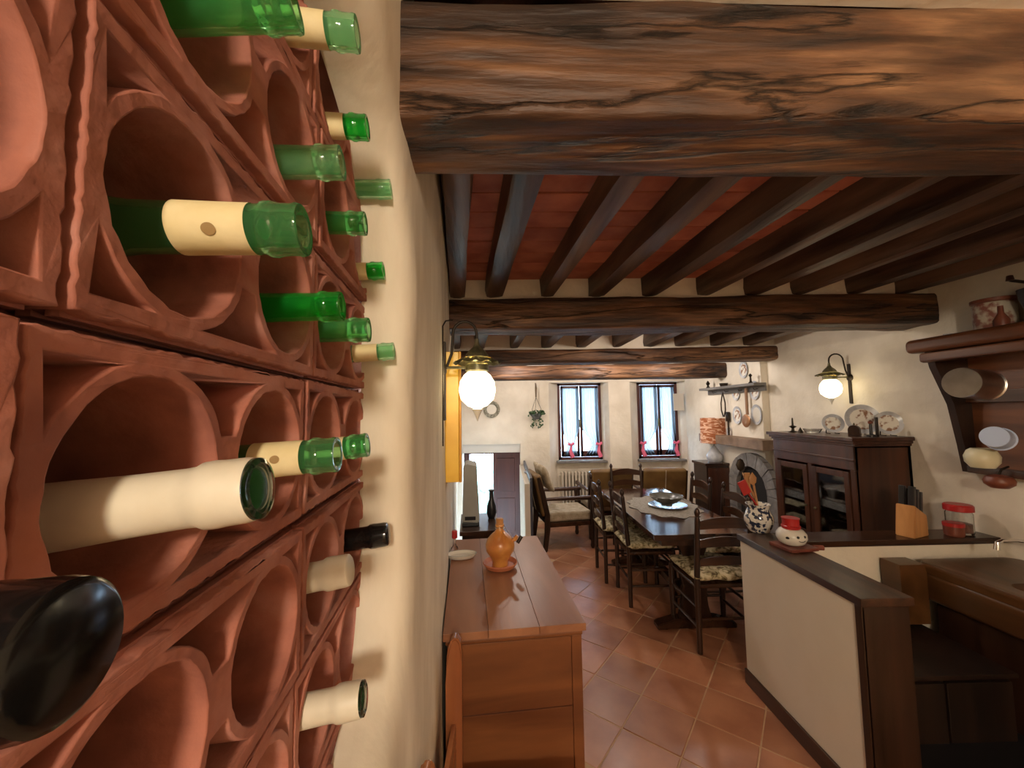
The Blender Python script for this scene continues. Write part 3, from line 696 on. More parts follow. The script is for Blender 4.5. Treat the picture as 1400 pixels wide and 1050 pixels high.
# gilt picture frame seen edge-on
pf = thing('picture_frame', 'yellow gilt frame hanging edge-on on the left wall behind the lamp', 'picture frame', (LWX(2.05), 2.05, 1.62), math.atan(0.1105))
bm = B(); box(bm, 0.0, 0.062, -0.26, -0.21, -0.29, 0.31, bev=0.003); box(bm, 0, 0.062, 0.21, 0.26, -0.29, 0.31, bev=0.003); box(bm, 0, 0.062, -0.21, 0.21, 0.26, 0.31, bev=0.003); box(bm, 0, 0.062, -0.21, 0.21, -0.29, -0.24, bev=0.003)
mesh_obj('frame', bm, gilt, pf)
bx('canvas', beige_cloth, pf, 0.004, 0.02, -0.21, 0.21, -0.24, 0.26)
bx('frame_edge', gilt_dark, pf, 0.062, 0.074, -0.262, 0.262, -0.292, 0.312, bev=0.004)
# tall grey television on a dark stand behind the dresser
st = thing('tv_stand', 'dark wooden stand behind the dresser carrying the grey television', 'stand', (-0.24, 3.45, 0), R(5))
bx('top', dark_wood_y, st, -0.16, 0.17, -0.25, 0.3, 0.655, 0.69, bev=0.004)
bx('carcass', dark_wood, st, -0.14, 0.10, -0.23, 0.28, 0.30, 0.655)
for xx in (-0.14, 0.12):
    for yy in (-0.23, 0.25): bx('leg', dark_wood, st, xx, xx+0.03, yy, yy+0.03, 0, 0.655)
tv = thing('television', 'old grey television seen from its side on the dark stand', 'television', (-0.31, 3.42, 0.69), R(4))
bx('foot', black, tv, -0.07, 0.075, -0.1, 0.1, 0.0, 0.035, bev=0.006)
bm = B(); prism(bm, [(-0.065, 0.045), (0.07, 0.035), (0.075, 0.12), (0.06, 0.20), (0.058, 0.50), (-0.03, 0.52), (-0.055, 0.50), (-0.06, 0.26)], -0.12, 0.2)
bmesh.ops.bevel(bm, geom=bm.edges[:], offset=0.008, segments=2, affect='EDGES'); mesh_obj('casing', bm, grey_plastic, tv)
bx('screen', black, tv, -0.045, 0.045, -0.126, -0.118, 0.06, 0.09, bev=0.002)
vz = lt('vase', black, None, [(0, 0), (0.03, 0), (0.045, 0.05), (0.04, 0.11), (0.02, 0.17), (0.018, 0.23), (0.03, 0.25), (0.0, 0.25)], 18); vz.location = (-0.135, 3.58, 0.69)
tag(vz, 'slim black vase on the dark stand beside the grey television', 'vase')

# foreground chair between camera and dresser
fc = thing('wooden_chair', 'polished orange wooden chair with floral seat, cut by the bottom edge before the dresser', 'chair', (-0.185, 1.095, 0))
bm = B()
prof = [(-0.018, 0.0), (-0.018, 0.78), (-0.014, 0.87), (0.0, 0.915), (0.016, 0.922), (0.030, 0.905), (0.034, 0.85), (0.034, 0.0)]
prism(bm, prof, 0.215, 0.255); bmesh.ops.bevel(bm, geom=bm.edges[:], offset=0.006, segments=3, affect='EDGES'); mesh_obj('back_post', bm, orange_wood, fc)
bm = B(); prism(bm, prof, -0.255, -0.215); bmesh.ops.bevel(bm, geom=bm.edges[:], offset=0.006, segments=3, affect='EDGES'); mesh_obj('back_post', bm, orange_wood, fc)
for zz in (0.46, 0.53, 0.60): bx('slat', orange_wood, fc, 0.0, 0.016, -0.215, 0.215, zz, zz+0.06, bev=0.004)
for yy in (-0.24, 0.205): bx('leg', orange_wood, fc, 0.37, 0.405, yy, yy+0.035, 0, 0.425, bev=0.004)
bx('seat', orange_wood, fc, -0.01, 0.415, -0.25, 0.25, 0.405, 0.435, bev=0.008)
def cushion(name, wx, wy, h, m, seed):
    bm = B(); n = 22; top = []
    def f(u, v):
        e = (1-abs(u)**5)*(1-abs(v)**5); return max(0, e)**0.5
    for s in (1, -1):
        g = []
        for i in range(n+1):
            row = []
            for k2 in range(n+1):
                u, v = 2*i/n-1, 2*k2/n-1
                hh = f(u, v)*h/2*(0.82+0.35*noise.noise(Vector((u*2.2+seed, v*2.2, s*3.0))))
                wob = 1+0.03*noise.noise(Vector((u*2+seed, v*2, 9)))
                row.append(bm.verts.new((u*wx/2*wob, v*wy/2*wob, h/2+s*hh)))
            g.append(row)
        for a, b in zip(g, g[1:]):
            for k2 in range(n): bm.faces.new((a[k2], a[k2+1], b[k2+1], b[k2]) if s > 0 else (a[k2], b[k2], b[k2+1], a[k2+1]))
    bmesh.ops.remove_doubles(bm, verts=bm.verts[:], dist=0.0004)
    return mesh_obj(name, bm, m, None, ang=180)
o = cushion('seat_cushion', 0.42, 0.46, 0.055, floral, 1.0); o.location = (0.035, 1.14, 0.434)
tag(o, 'floral cushion on the orange chair before the dresser', 'cushion', 'floral chair cushions')

# ------------------------------------------------------------------ DINING TABLE
T = thing('dining_table', 'long dark polished dining table with trestle feet', 'table', (1.42, 3.64, 0))
bx('tabletop', table_wood, T, -0.37, 0.37, -0.82, 0.82, 0.708, 0.75, bev=0.006)
bx('apron', dark_wood_y, T, -0.27, 0.27, -0.70, 0.70, 0.63, 0.708, bev=0.004)
for s in (-1, 1):
    bm = B(); prism(bm, [(-0.13, 0.05), (0.13, 0.05), (0.09, 0.16), (0.075, 0.30), (0.11, 0.42), (0.075, 0.54), (0.13, 0.632), (-0.13, 0.632), (-0.075, 0.54), (-0.11, 0.42), (-0.075, 0.30), (-0.09, 0.16)], s*0.60-0.03, s*0.60+0.03); bmesh.ops.bevel(bm, geom=bm.edges[:], offset=0.006, segments=2, affect='EDGES')
    mesh_obj('leg', bm, dark_wood, T)
    bm = B(); prism(bm, [(-0.30, 0), (-0.22, 0), (-0.20, 0.015), (0.20, 0.015), (0.22, 0), (0.30, 0), (0.30, 0.035), (0.16, 0.075), (-0.16, 0.075), (-0.30, 0.035)], s*0.60-0.045, s*0.60+0.045); bmesh.ops.bevel(bm, geom=bm.edges[:], offset=0.006, segments=2, affect='EDGES')
    mesh_obj('foot', bm, table_wood, T)
bx('stretcher', table_wood, T, -0.035, 0.035, -0.62, 0.62, 0.15, 0.21, bev=0.005)
bm = B(); n = 72; rr1 = []
c0 = bm.verts.new((0, 0, 0.004)); prev = None
for q, kq in ((0.5, 0), (1.0, 1)):
    rr1.append([bm.verts.new(((0.30*q*(1+0.06*math.cos(12*2*PI*i/n)*kq))*math.cos(2*PI*i/n), (0.40*q*(1+0.06*math.cos(12*2*PI*i/n)*kq))*math.sin(2*PI*i/n), 0.003+0.001*math.cos(7*i))) for i in range(n)])
for i in range(n):
    k2 = (i+1) % n; bm.faces.new((c0, rr1[0][i], rr1[0][k2])); bm.faces.new((rr1[0][i], rr1[1][i], rr1[1][k2], rr1[0][k2]))
bmesh.ops.solidify(bm, geom=bm.faces[:], thickness=0.002)
o = mesh_obj('table_runner', bm, lace, ang=180, loc=(1.45, 3.63, 0.7515)); tag(o, 'cream lace doily with scalloped edge lying on the dining table', 'doily')
o = lt('bowl', mat('dark_bowl', (0.05, 0.05, 0.045), (0.16, 0.16, 0.14), scale=12, rough=0.25), None, [(0, 0), (0.05, 0), (0.05, 0.012), (0.09, 0.03), (0.135, 0.062), (0.15, 0.085), (0.145, 0.087), (0.13, 0.07), (0.085, 0.038), (0, 0.025)], 36); o.location = (1.47, 3.60, 0.770)
tag(o, 'wide dark grey bowl at the centre of the doily', 'bowl')
o = lt('plate', chrome, None, [(0, 0), (0.09, 0), (0.15, 0.010), (0.17, 0.014), (0.168, 0.017), (0.10, 0.008), (0, 0.006)], 36); o.location = (1.48, 3.60, 0.7585)
tag(o, 'shiny plate underneath the grey bowl on the dining table', 'plate')

def make_chair(label, group):
    t_ = thing('dining_chair', label, 'chair', (0, 0, 0), 0, group)
    hw = 0.185
    for s in (-1, 1):
        bm = B(); zs_ = [0, 0.2, 0.45, 0.62, 0.78, 0.90, 0.915, 0.93, 0.945, 0.965, 0.975]; rs = [0.017, 0.019, 0.020, 0.019, 0.018, 0.017, 0.011, 0.017, 0.020, 0.013, 0.004]
        tube(bm, [(s*hw, -0.185-max(0, z-0.45)*0.09, z) for z in zs_], rs, 12); mesh_obj('leg', bm, dark_wood, t_)
        bm = B(); tube(bm, [(s*(hw+0.012), 0.185, z) for z in (0, 0.2, 0.42, 0.46)], [0.018, 0.021, 0.021, 0.016], 12); mesh_obj('leg', bm, dark_wood, t_)
    for i, zz in enumerate((0.575, 0.70, 0.825)):
        bm = B(); n = 12; hh = 0.070+0.008*i; rows_ = []
        for k2 in range(n+1):
            u = 2*k2/n-1; yb_ = -0.185-(zz-0.45)*0.09-0.018*(1-u*u); top_ = hh*(0.62+0.38*math.cos(u*1.5)); bot_ = 0.012*(1-u*u)
            rows_.append([bm.verts.new((u*hw, yb_+dy, zz+dz_)) for dy, dz_ in ((-0.007, bot_), (0.007, bot_), (0.007, top_), (-0.007, top_))])
        for a, b in zip(rows_, rows_[1:]):
            for q in range(4): bm.faces.new((a[q], a[(q+1) % 4], b[(q+1) % 4], b[q]))
        bm.faces.new(rows_[0]); bm.faces.new(rows_[-1][::-1])
        mesh_obj('slat', bm, dark_wood_x, t_, ang=50)
    bx('seat', dark_wood_x, t_, -0.205, 0.205, -0.20, 0.205, 0.425, 0.455, bev=0.012)
    for s in (-1, 1):
        for zz in (0.17, 0.30): tb('stretcher', dark_wood_y, t_, [(s*(hw+0.004), -0.185, zz), (s*(hw+0.010), 0.185, zz)], 0.010, 8)
    for zz in (0.20, 0.33): tb('stretcher', dark_wood_x, t_, [(-hw, 0.185, zz), (hw, 0.185, zz)], 0.010, 8)
    tb('stretcher', dark_wood_x, t_, [(-hw, -0.185, 0.22), (hw, -0.185, 0.22)], 0.010, 8)
    return t_
GC = 'ladder-back chairs around the dining table'
ch0 = make_chair('dark ladder-back chair at the near end of the table, beside the white half wall', GC)
spots = [(1.475, 2.90, 0.02, None), (1.215, 3.53, -PI/2, 'nearest dark ladder-back chair on the left side of the table'), (1.13, 3.99, -PI/2, 'farther dark ladder-back chair on the left side of the table'),
         (1.77, 3.40, PI/2, 'nearer dark ladder-back chair on the fireplace side of the table'), (1.77, 4.00, PI/2, 'farther dark ladder-back chair on the fireplace side of the table'),
         (1.50, 4.66, PI, 'dark ladder-back chair at the far end of the table before the padded armchairs')]
cl = ['floral cushion on the near end chair beside the white half wall', 'floral cushion on the nearest left side dining chair', 'floral cushion on the farther left side dining chair', 'floral cushion on the nearer fireplace side dining chair', 'floral cushion on the farther fireplace side dining chair', 'floral cushion on the dining chair at the table far end']
for i, (x, y, rz, lb) in enumerate(spots):
    if i == 0: ch0.location = (x, y, 0); ch0.rotation_euler = (0, 0, rz)
    else: dup(ch0, (x, y, 0), rz, lb)
    o = cushion('seat_cushion', 0.43, 0.42, 0.085, floral, 3.0+i*2.7); o.location = (x, y, 0.4555); o.rotation_euler = (0, 0, rz); tag(o, cl[i], 'cushion', 'floral chair cushions')

# armchairs
def armchair(label, loc, rz, padded_back=True):
    t_ = thing('armchair', label, 'armchair', loc, rz, 'armchairs near the windows')
    for s in (-1, 1):
        bm = B(); prism(bm, [(-0.36, 0.0), (-0.31, 0.0), (-0.27, 0.25), (-0.27, 0.42), (-0.33, 0.70), (-0.38, 0.86), (-0.42, 0.86), (-0.385, 0.68), (-0.33, 0.42), (-0.335, 0.2)], -0.02, 0.02, Matrix.Translation((s*0.27, 0, 0)) @ Matrix.Rotation(R(90), 4, 'Z'))
        bmesh.ops.bevel(bm, geom=bm.edges[:], offset=0.005, segments=2, affect='EDGES'); mesh_obj('leg', bm, dark_wood, t_)
        tb('leg', dark_wood, t_, [(s*0.27, 0.26, z) for z in (0, 0.03, 0.06, 0.3, 0.5, 0.58, 0.6)], [0.018, 0.028, 0.022, 0.026, 0.02, 0.028, 0.02], 12)
        tb('armrest', dark_wood_y, t_, [(s*0.27, -0.32, 0.60), (s*0.275, -0.1, 0.60), (s*0.28, 0.2, 0.595), (s*0.28, 0.31, 0.60), (s*0.28, 0.33, 0.58)], [0.018, 0.024, 0.026, 0.03, 0.014], 10)
    bx('seat_rail', dark_wood_x, t_, -0.27, 0.27, -0.28, 0.27, 0.27, 0.32, bev=0.006)
    bx('seat', beige_cloth, t_, -0.25, 0.25, -0.27, 0.28, 0.32, 0.43, bev=0.035, seg=4)
    bm = B(); box(bm, -0.27, 0.27, -0.05, 0.05, 0, 0.50, bev=0.035, seg=4, M=Matrix.Translation((0, -0.31, 0.40)) @ Matrix.Rotation(R(12), 4, 'X'))
    mesh_obj('backrest', bm, leather, t_)
    tb('piping', beige_cloth, t_, [(0.0, -0.368, 0.43), (0.0, -0.42, 0.65), (0.0, -0.467, 0.87)], 0.005, 6)
    return t_
armchair('wooden armchair with pale throw beside the stair rail under the hanging planter', (0.73, 4.98, 0), R(-80))
armchair('brown padded armchair turned to the windows, behind the left dining chairs', (1.33, 5.42, 0), R(3))
armchair('brown padded armchair turned to the windows, at the right behind the table end', (2.06, 5.40, 0), R(-4))
o = cushion('throw', 0.34, 0.50, 0.10, beige_cloth, 44); o.rotation_euler = (0, R(68), R(10)); o.location = (0.43, 4.98, 0.80)
tag(o, 'crumpled beige throw over the back of the armchair beside the stair rail', 'throw')
# stair rail
sr = thing('stair_rail', 'dark panelled stair rail with white end at the stairwell left of the armchair', 'railing', (0.265, 5.0, 0))
bx('end_wall', white_paint, sr, -0.06, 0.0, -0.62, 0.93, -0.95, 0.84, bev=0.004)
bx('rail_panel', mat('slate_paint', (0.05, 0.06, 0.09), rough=0.4), sr, 0.001, 0.03, -0.60, 0.93, 0.0, 0.90, bev=0.004)
# radiator under the first window
ra = thing('radiator', 'cream ribbed radiator under the left window', 'radiator', (1.18, BY+0.11, 0.10))
for i in range(13):
    xx = -0.33+0.052*i
    bx('column', radiator_paint, ra, xx, xx+0.036, -0.055, 0.055, 0, 0.60, bev=0.014, seg=3)
tb('pipe', radiator_paint, ra, [(-0.36, 0, 0.05), (0.36, 0, 0.05)], 0.014, 8); tb('pipe', radiator_paint, ra, [(-0.36, 0, 0.55), (0.36, 0, 0.55)], 0.014, 8)
for x_ in (-0.31, 0.31): bx('foot', radiator_paint, ra, x_-0.012, x_+0.012, -0.03, 0.03, -0.10, 0.0)
# wall plate on the back wall and hanging planter
wp = thing('wall_plate', 'round plate with a dark rim hung on the back wall beside the left lamp globe', 'plate', (-0.205, BY, 1.68))
MX = Matrix.Rotation(R(90), 4, 'X')
lt('rim', mat('plate_rim', (0.10, 0.09, 0.06), (0.35, 0.33, 0.25), scale=40, rough=0.4), wp, [(0.075, 0), (0.125, 0.0), (0.128, 0.02), (0.10, 0.025), (0.075, 0.012)], 32, MX)
lt('centre', china, wp, [(0, 0.008), (0.076, 0.008), (0.076, 0), (0, 0.0)], 32, MX)
hp = thing('hanging_planter', 'small planter of trailing ivy hanging on a rope left of the first window', 'planter', (0.47, BY-0.10, 1.55))
tb('rope', mat('rope', (0.12, 0.08, 0.04), rough=0.9), hp, [(0, 0.085, 0.52), (0, 0.05, 0.50), (0, 0, 0.44), (0, 0, 0.30)], [0.008, 0.008, 0.014, 0.010], 8)
for a in (0.3, 2.4, 4.5): tb('cord', iron, hp, [(0, 0, 0.30), (0.08*math.cos(a), 0.08*math.sin(a), 0.12), (0.075*math.cos(a), 0.075*math.sin(a), 0.05)], 0.003, 6)
lt('pot', mat('grey_pot', (0.08, 0.08, 0.08), rough=0.5), hp, [(0, -0.03), (0.05, -0.03), (0.085, 0.04), (0.088, 0.055), (0.07, 0.05), (0, 0.04)], 20)
bm = B(); rnd = random.Random(4)
for i in range(150):
    a = rnd.uniform(0, 2*PI); rr = rnd.uniform(0.02, 0.13); z = rnd.uniform(-0.16, 0.10) if rnd.random() < 0.5 else rnd.uniform(0.03, 0.10); 
    if z < 0: rr = rnd.uniform(0.05, 0.10)
    c = Vector((rr*math.cos(a), rr*math.sin(a)*0.7, z)); e = Euler((rnd.uniform(0, 6), rnd.uniform(0, 6), rnd.uniform(0, 6))).to_matrix(); s = 0.022
    vs = [bm.verts.new(c+e @ Vector(q)*s) for q in ((0, -1, 0), (0.7, 0, 0.15), (0, 1.1, 0), (-0.7, 0, 0.15))]; bm.faces.new(vs)
lv = mesh_obj('ivy_leaves', bm, leaf, hp); lv['kind'] = 'stuff'
# ------------------------------------------------------------------ RIGHT WALL far: chimney things
HX = RWX-0.075
fp = thing('fireplace', 'grey stone arched fireplace surround with dark opening on the right wall', 'fireplace', (HX, 4.36, 0))
MZ = Matrix.Rotation(R(-90), 4, 'Z')
# surround outline in (y,z) -> use prism with (x=y)
def arch(r, z0, n=14): return [(r*math.cos(PI-PI*i/n), z0+r*math.sin(PI-PI*i/n)) for i in range(n+1)]
n = 13
for i in range(n):     # voussoirs
    a0_, a1_ = PI-PI*i/n, PI-PI*(i+1)/n; ri, ro_ = 0.27, 0.42
    bm = B(); poly = [(ri*math.cos(a0_), ri*math.sin(a0_)), (ro_*math.cos(a0_+(-0.012)), ro_*math.sin(a0_-0.012)), (ro_*math.cos(a1_+0.012), ro_*math.sin(a1_+0.012)), (ri*math.cos(a1_), ri*math.sin(a1_))]
    prism(bm, poly, -0.06-0.004*(i % 2), 0.0, Matrix.Translation((0, 0, 0.72)) @ Matrix.Rotation(R(-90), 4, 'Z')); mesh_obj('stone', bm, stone, fp)
for s in (-1, 1):
    for k2 in range(3): bm = B(); prism(bm, [(s*0.27, k2*0.24+0.003), (s*0.42, k2*0.24+0.003), (s*0.42, k2*0.24+0.237), (s*0.27, k2*0.24+0.237)], -0.06, 0, Matrix.Rotation(R(-90), 4, 'Z')); mesh_obj('stone', bm, stone, fp)
bm = B(); prism(bm, arch(0.272, 0.72)[::-1]+[(-0.272, 0.0), (0.272, 0.0)], -0.012, -0.004, Matrix.Rotation(R(-90), 4, 'Z')); mesh_obj('opening', bm, opening_black, fp)  # flat near-black sheet stands in for the dark hollow
o = bx('mantel_shelf', mat('mantel_wood', (0.16, 0.10, 0.06), (0.28, 0.19, 0.13), scale=8, rough=0.6), None, HX-0.15, HX, 3.98, 5.30, 1.20, 1.31, bev=0.012); tag(o, 'thick wooden mantel shelf above the stone arch', 'mantel')
us = thing('tool_shelf', 'narrow grey wooden shelf with hanging tools high on the chimney wall', 'shelf', (HX, 4.5, 1.885))
bx('board', mat('grey_wood', (0.16, 0.15, 0.14), rough=0.6), us, -0.14, 0, -0.42, 0.75, 0, 0.03, bev=0.004)
bx('rail', mat('grey_wood', (0.16, 0.15, 0.14)), us, -0.02, 0, -0.42, 0.75, -0.06, 0, bev=0.003)
for i in range(4): tb('hook', iron, us, [(-0.02, -0.30+i*0.28, -0.03), (-0.06, -0.30+i*0.28, -0.04), (-0.07, -0.30+i*0.28, -0.02)], 0.004, 6)
sh_ = us
def small(name, label, cat, loc, m, prof, seg=20, M=None, group=None):
    o = lt(name, m, None, prof, seg, M); o.location = loc; return tag(o, label, cat, group)
small('brass_bell', 'little dark candlestick at the near end of the chimney tool shelf', 'candlestick', (HX-0.08, 4.22, 1.915), iron, [(0, 0), (0.03, 0), (0.012, 0.02), (0.008, 0.07), (0.02, 0.09), (0, 0.11)])
small('small_cup', 'small dark cup at the far end of the chimney tool shelf', 'cup', (HX-0.08, 4.75, 1.915), iron, [(0, 0), (0.04, 0), (0.05, 0.04), (0, 0.04)])
small('iron_ring', 'little iron ornament on the far part of the tool shelf', 'ornament', (HX-0.08, 5.12, 1.915), iron, [(0, 0), (0.03, 0), (0.01, 0.03), (0.025, 0.06), (0.01, 0.09), (0, 0.1)])
# hanging tools
tg = thing('tongs', 'black iron tongs hanging from the tool shelf', 'tongs', (HX-0.06, 4.82, 1.84))
for s in (-1, 1): tb('arm', iron, tg, [(0, 0, 0), (0, s*0.02, -0.05), (0, s*0.045, -0.13), (0, s*0.045, -0.22), (0, s*0.01, -0.30)], 0.008, 8)
tg = thing('poker', 'dark iron scoop hanging low beside the lampshade', 'scoop', (HX-0.02, 4.80, 1.50))
tb('handle', iron, tg, [(0, 0, 0.05), (0, 0, -0.30)], 0.010, 8); bx('head', iron, tg, -0.01, 0.01, -0.04, 0.04, -0.02, 0.10, bev=0.008)
tg = thing('bed_warmer', 'long wooden handled copper pan hanging from the shelf between the plates', 'pan', (HX-0.05, 4.36, 1.87))
tb('handle', mat('handle_wood', (0.28, 0.15, 0.08), rough=0.5), tg, [(0, 0, 0), (0, 0.0, -0.30)], 0.016, 8)
lt('pan', mat('copper', (0.40, 0.20, 0.10), rough=0.3, metal=0.7), tg, [(0, 0), (0.06, 0.0), (0.075, 0.02), (0.06, 0.03), (0, 0.032)], 24, Matrix.Translation((0, 0, -0.37)) @ Matrix.Rotation(R(-90), 4, 'Y'))
pl = [(4.62, 1.83, 0.075, 'oval printed plate under the tool shelf, left of the copper pan'), (4.27, 1.84, 0.085, 'blue-white plate high at the near end of the chimney wall'), (4.62, 1.56, 0.085, 'printed plate lower left of the copper pan on the chimney wall'), (4.26, 1.57, 0.09, 'white plate right of the copper pan on the chimney wall'), (4.45, 2.09, 0.08, 'small plate above the tool shelf on the chimney wall'), (4.80, 1.35, 0.05, 'tiny dark plate just above the mantel shelf')]
for (y, z, r, lb) in pl:
    q = thing('wall_plate', lb, 'plate', (HX, y, z), 0, 'plates on the chimney wall')
    MM = Matrix.Rotation(R(-90), 4, 'Y') @ Matrix.Diagonal((1.25, 1, 1, 1))
    lt('rim', mirror_grey, q, [(r*0.72, 0.004), (r, 0.012), (r, 0.016), (r*0.72, 0.009)], 28, MM)
    lt('centre', plate_print if z != 1.57 else china, q, [(0, 0.002), (r*0.73, 0.003), (r*0.73, 0.009), (0, 0.008)], 28, MM)
# lamp cabinet with table lamp
cb = thing('side_cabinet', 'small dark wooden cabinet in the back right corner under the table lamp', 'cabinet', (2.68, 5.02, 0))
bx('body', dark_wood, cb, -0.17, 0.17, -0.15, 0.18, 0.05, 0.93, bev=0.004); bx('top', dark_wood_x, cb, -0.19, 0.19, -0.17, 0.19, 0.93, 0.96, bev=0.004)
dd_ = bx('door', hutch_wood, cb, -0.15, 0.15, -0.163, -0.15, 0.10, 0.90, bev=0.004); lt('knob', brass, dd_, [(0, 0), (0.012, 0.005), (0.01, 0.02), (0, 0.022)], 12, Matrix.Translation((0.12, -0.163, 0.5)) @ Matrix.Rotation(R(90), 4, 'X'))
for xx in (-0.16, 0.13):
    for yy in (-0.14, 0.14): bx('foot', dark_wood, cb, xx, xx+0.03, yy, yy+0.03, 0, 0.05)
tl = thing('table_lamp', 'table lamp with orange patterned drum shade in the back right corner', 'lamp', (2.70, 5.02, 0.96))
lt('base', mirror_grey, tl, [(0, 0), (0.07, 0), (0.09, 0.03), (0.095, 0.08), (0.06, 0.14), (0.03, 0.18), (0.02, 0.20), (0, 0.20)], 24)
lt('stem', brass, tl, [(0.006, 0.19), (0.006, 0.33), (0, 0.335)], 10)
lt('shade', shade_mat, tl, [(0.158, 0.24), (0.150, 0.56), (0.147, 0.56), (0.155, 0.24), (0.158, 0.24)], 36)
o = bx('wall_paper', mat('white_card', (0.6, 0.57, 0.52), rough=0.8), None, 2.60, 2.76, BY-0.012, BY-0.001, 1.62, 1.88, bev=0.002); tag(o, 'plain pale card hung on the back wall above the table lamp', 'picture')
# ------------------------------------------------------------------ HUTCH
hx0, hx1, hy0, hy1, hz = 2.465, RWX-0.004, 2.72, 3.54, 1.392
H = thing('cupboard', 'dark wooden glazed cupboard with moulded top against the right wall', 'cupboard', (hx0, hy0, 0))
W_, D_ = hx1-hx0, hy1-hy0
bm = B()
box(bm, 0, W_, 0, 0.025, 0, hz-0.02); box(bm, 0, W_, D_-0.025, D_, 0, hz-0.02); box(bm, W_-0.02, W_, 0, D_, 0, hz-0.02)
box(bm, 0, W_, 0, D_, hz-0.04, hz-0.02); box(bm, 0, W_, 0, D_, 0.0, 0.08); box(bm, 0, W_, 0, D_, 0.52, 0.56)
mesh_obj('carcass', bm, hutch_wood, H)
bx('frieze', hutch_wood, H, -0.012, 0.02, 0.0, D_, hz-0.20, hz-0.02, bev=0.004)
bx('moulding', hutch_wood, H, -0.022, 0.0, -0.006, D_+0.006, hz-0.135, hz-0.118, bev=0.004)
bm = B()
for (o_, za, zb) in ((0.018, hz-0.03, hz-0.012), (0.032, hz-0.012, hz+0.008), (0.048, hz+0.008, hz+0.035)): box(bm, -o_, W_, -o_*0.8, D_+o_*0.8, za, zb, bev=0.004)
mesh_obj('crown', bm, hutch_wood, H)
for yy in (0, D_/2-0.02, D_-0.04): bx('stile', hutch_wood, H, -0.010, 0.015, yy, yy+0.04, 0, hz-0.20, bev=0.003)
for i in range(2):
    ya, yb2 = (0.045, D_/2-0.025) if i == 0 else (D_/2+0.025, D_-0.045)
    bm = B(); za, zb = 0.60, hz-0.215; tt = 0.045
    box(bm, -0.018, 0.004, ya, ya+tt, za, zb, bev=0.004); box(bm, -0.018, 0.004, yb2-tt, yb2, za, zb, bev=0.004); box(bm, -0.018, 0.004, ya+tt, yb2-tt, zb-tt, zb, bev=0.004); box(bm, -0.018, 0.004, ya+tt, yb2-tt, za, za+tt, bev=0.004)
    dd_ = mesh_obj('door', bm, hutch_wood, H)
    bx('pane', cab_glass, dd_, -0.008, -0.005, ya+tt, yb2-tt, za+tt, zb-tt)
    lt('knob', brass, dd_, [(0, 0), (0.010, 0.004), (0.008, 0.016), (0, 0.018)], 12, Matrix.Translation((-0.018, yb2-tt/2 if i == 0 else ya+tt/2, 0.85)) @ Matrix.Rotation(R(-90), 4, 'Y'))
    bx('lower_door', hutch_wood, H, -0.018, 0.004, ya, yb2, 0.10, 0.50, bev=0.005)
bx('shelf', hutch_wood, H, 0.03, W_-0.02, 0.03, D_-0.03, 0.905, 0.925)
bx('shelf_edging', lace, H, 0.022, 0.029, 0.05, D_-0.05, 0.87, 0.925, label='white lace strip along the shelf inside')
for i, lb in enumerate(('white cup nearest the camera on the shelf behind the cupboard glass', 'white cup in the middle of the shelf behind the cupboard glass', 'white cup at the far end of the shelf behind the cupboard glass')):
    small('cup', lb, 'cup', (hx0+0.13, hy0+0.15+i*0.22, 0.925), china, [(0, 0), (0.025, 0), (0.04, 0.05), (0.042, 0.075), (0.038, 0.07), (0, 0.01)], 16, group='cups inside the glazed cupboard')
zt_ = hz+0.035
def stand_plate(label, x, y, r, z):
    q = thing('display_plate', label, 'plate', (x, y, z), R(-22))
    MM = Matrix.Translation((0, 0, r+0.008)) @ Matrix.Rotation(R(78), 4, 'X')
    lt('rim', mirror_grey, q, [(r*0.70, 0.002), (r, 0.012), (r, 0.016), (r*0.70, 0.007)], 32, MM)
    lt('centre', plate_print, q, [(0, 0.0), (r*0.71, 0.001), (r*0.71, 0.007), (0, 0.006)], 32, MM)
    tb('stand', iron, q, [(-0.03, -0.03, 0.004), (-0.03, 0.05, 0.004), (-0.03, 0.035, r*1.0)], 0.004, 6); tb('stand', iron, q, [(0.03, -0.03, 0.004), (0.03, 0.05, 0.004), (0.03, 0.035, r*1.0)], 0.004, 6)
stand_plate('printed plate standing left of the tallest one on the cupboard top', 2.66, 3.12, 0.075, zt_)
stand_plate('tallest printed display plate in the middle of the cupboard top', 2.72, 2.92, 0.112, zt_)
stand_plate('printed display plate at the near wall corner of the cupboard top', 2.80, 2.80, 0.085, zt_)
def on(px, py, z):
    v = at(px, py, 1.0)-cam.location; f_ = (z-CAMZ)/v.z; return cam.location+v*f_
q = thing('small_clock', 'small dark arch-topped block left before the tallest plate on the cupboard', 'clock', (2.60, 2.86, zt_), R(-60))
bm = B(); prism(bm, [(-0.035, 0), (0.035, 0), (0.035, 0.045)]+[(0.035*math.cos(a), 0.045+0.035*math.sin(a)) for a in [PI*i/8 for i in range(1, 8)]]+[(-0.035, 0.045)], -0.015, 0.015); mesh_obj('case', bm, dark_wood, q)
lt('finial', brass, q, [(0, 0.078), (0.008, 0.084), (0.003, 0.094), (0, 0.1)], 10)
q = thing('telephone_figure', 'dark candlestick figure before the tallest plate on the cupboard', 'figurine', (2.63, 2.76, zt_))
lt('base', black, q, [(0, 0), (0.028, 0), (0.028, 0.012), (0.01, 0.02), (0.008, 0.09), (0, 0.09)], 16); lt('head', redbrown, q, [(0, 0.088), (0.014, 0.095), (0.016, 0.108), (0, 0.122)], 14); bx('frame', iron, q, 0.04, 0.05, -0.01, 0.01, 0, 0.14, bev=0.002)
small('candle_stand', 'little dark candle stand at the far end of the cupboard top', 'candlestick', (2.54, 3.40, zt_), iron, [(0, 0), (0.04, 0), (0.012, 0.015), (0.01, 0.035), (0.03, 0.05), (0.008, 0.06), (0.006, 0.12), (0, 0.13)])
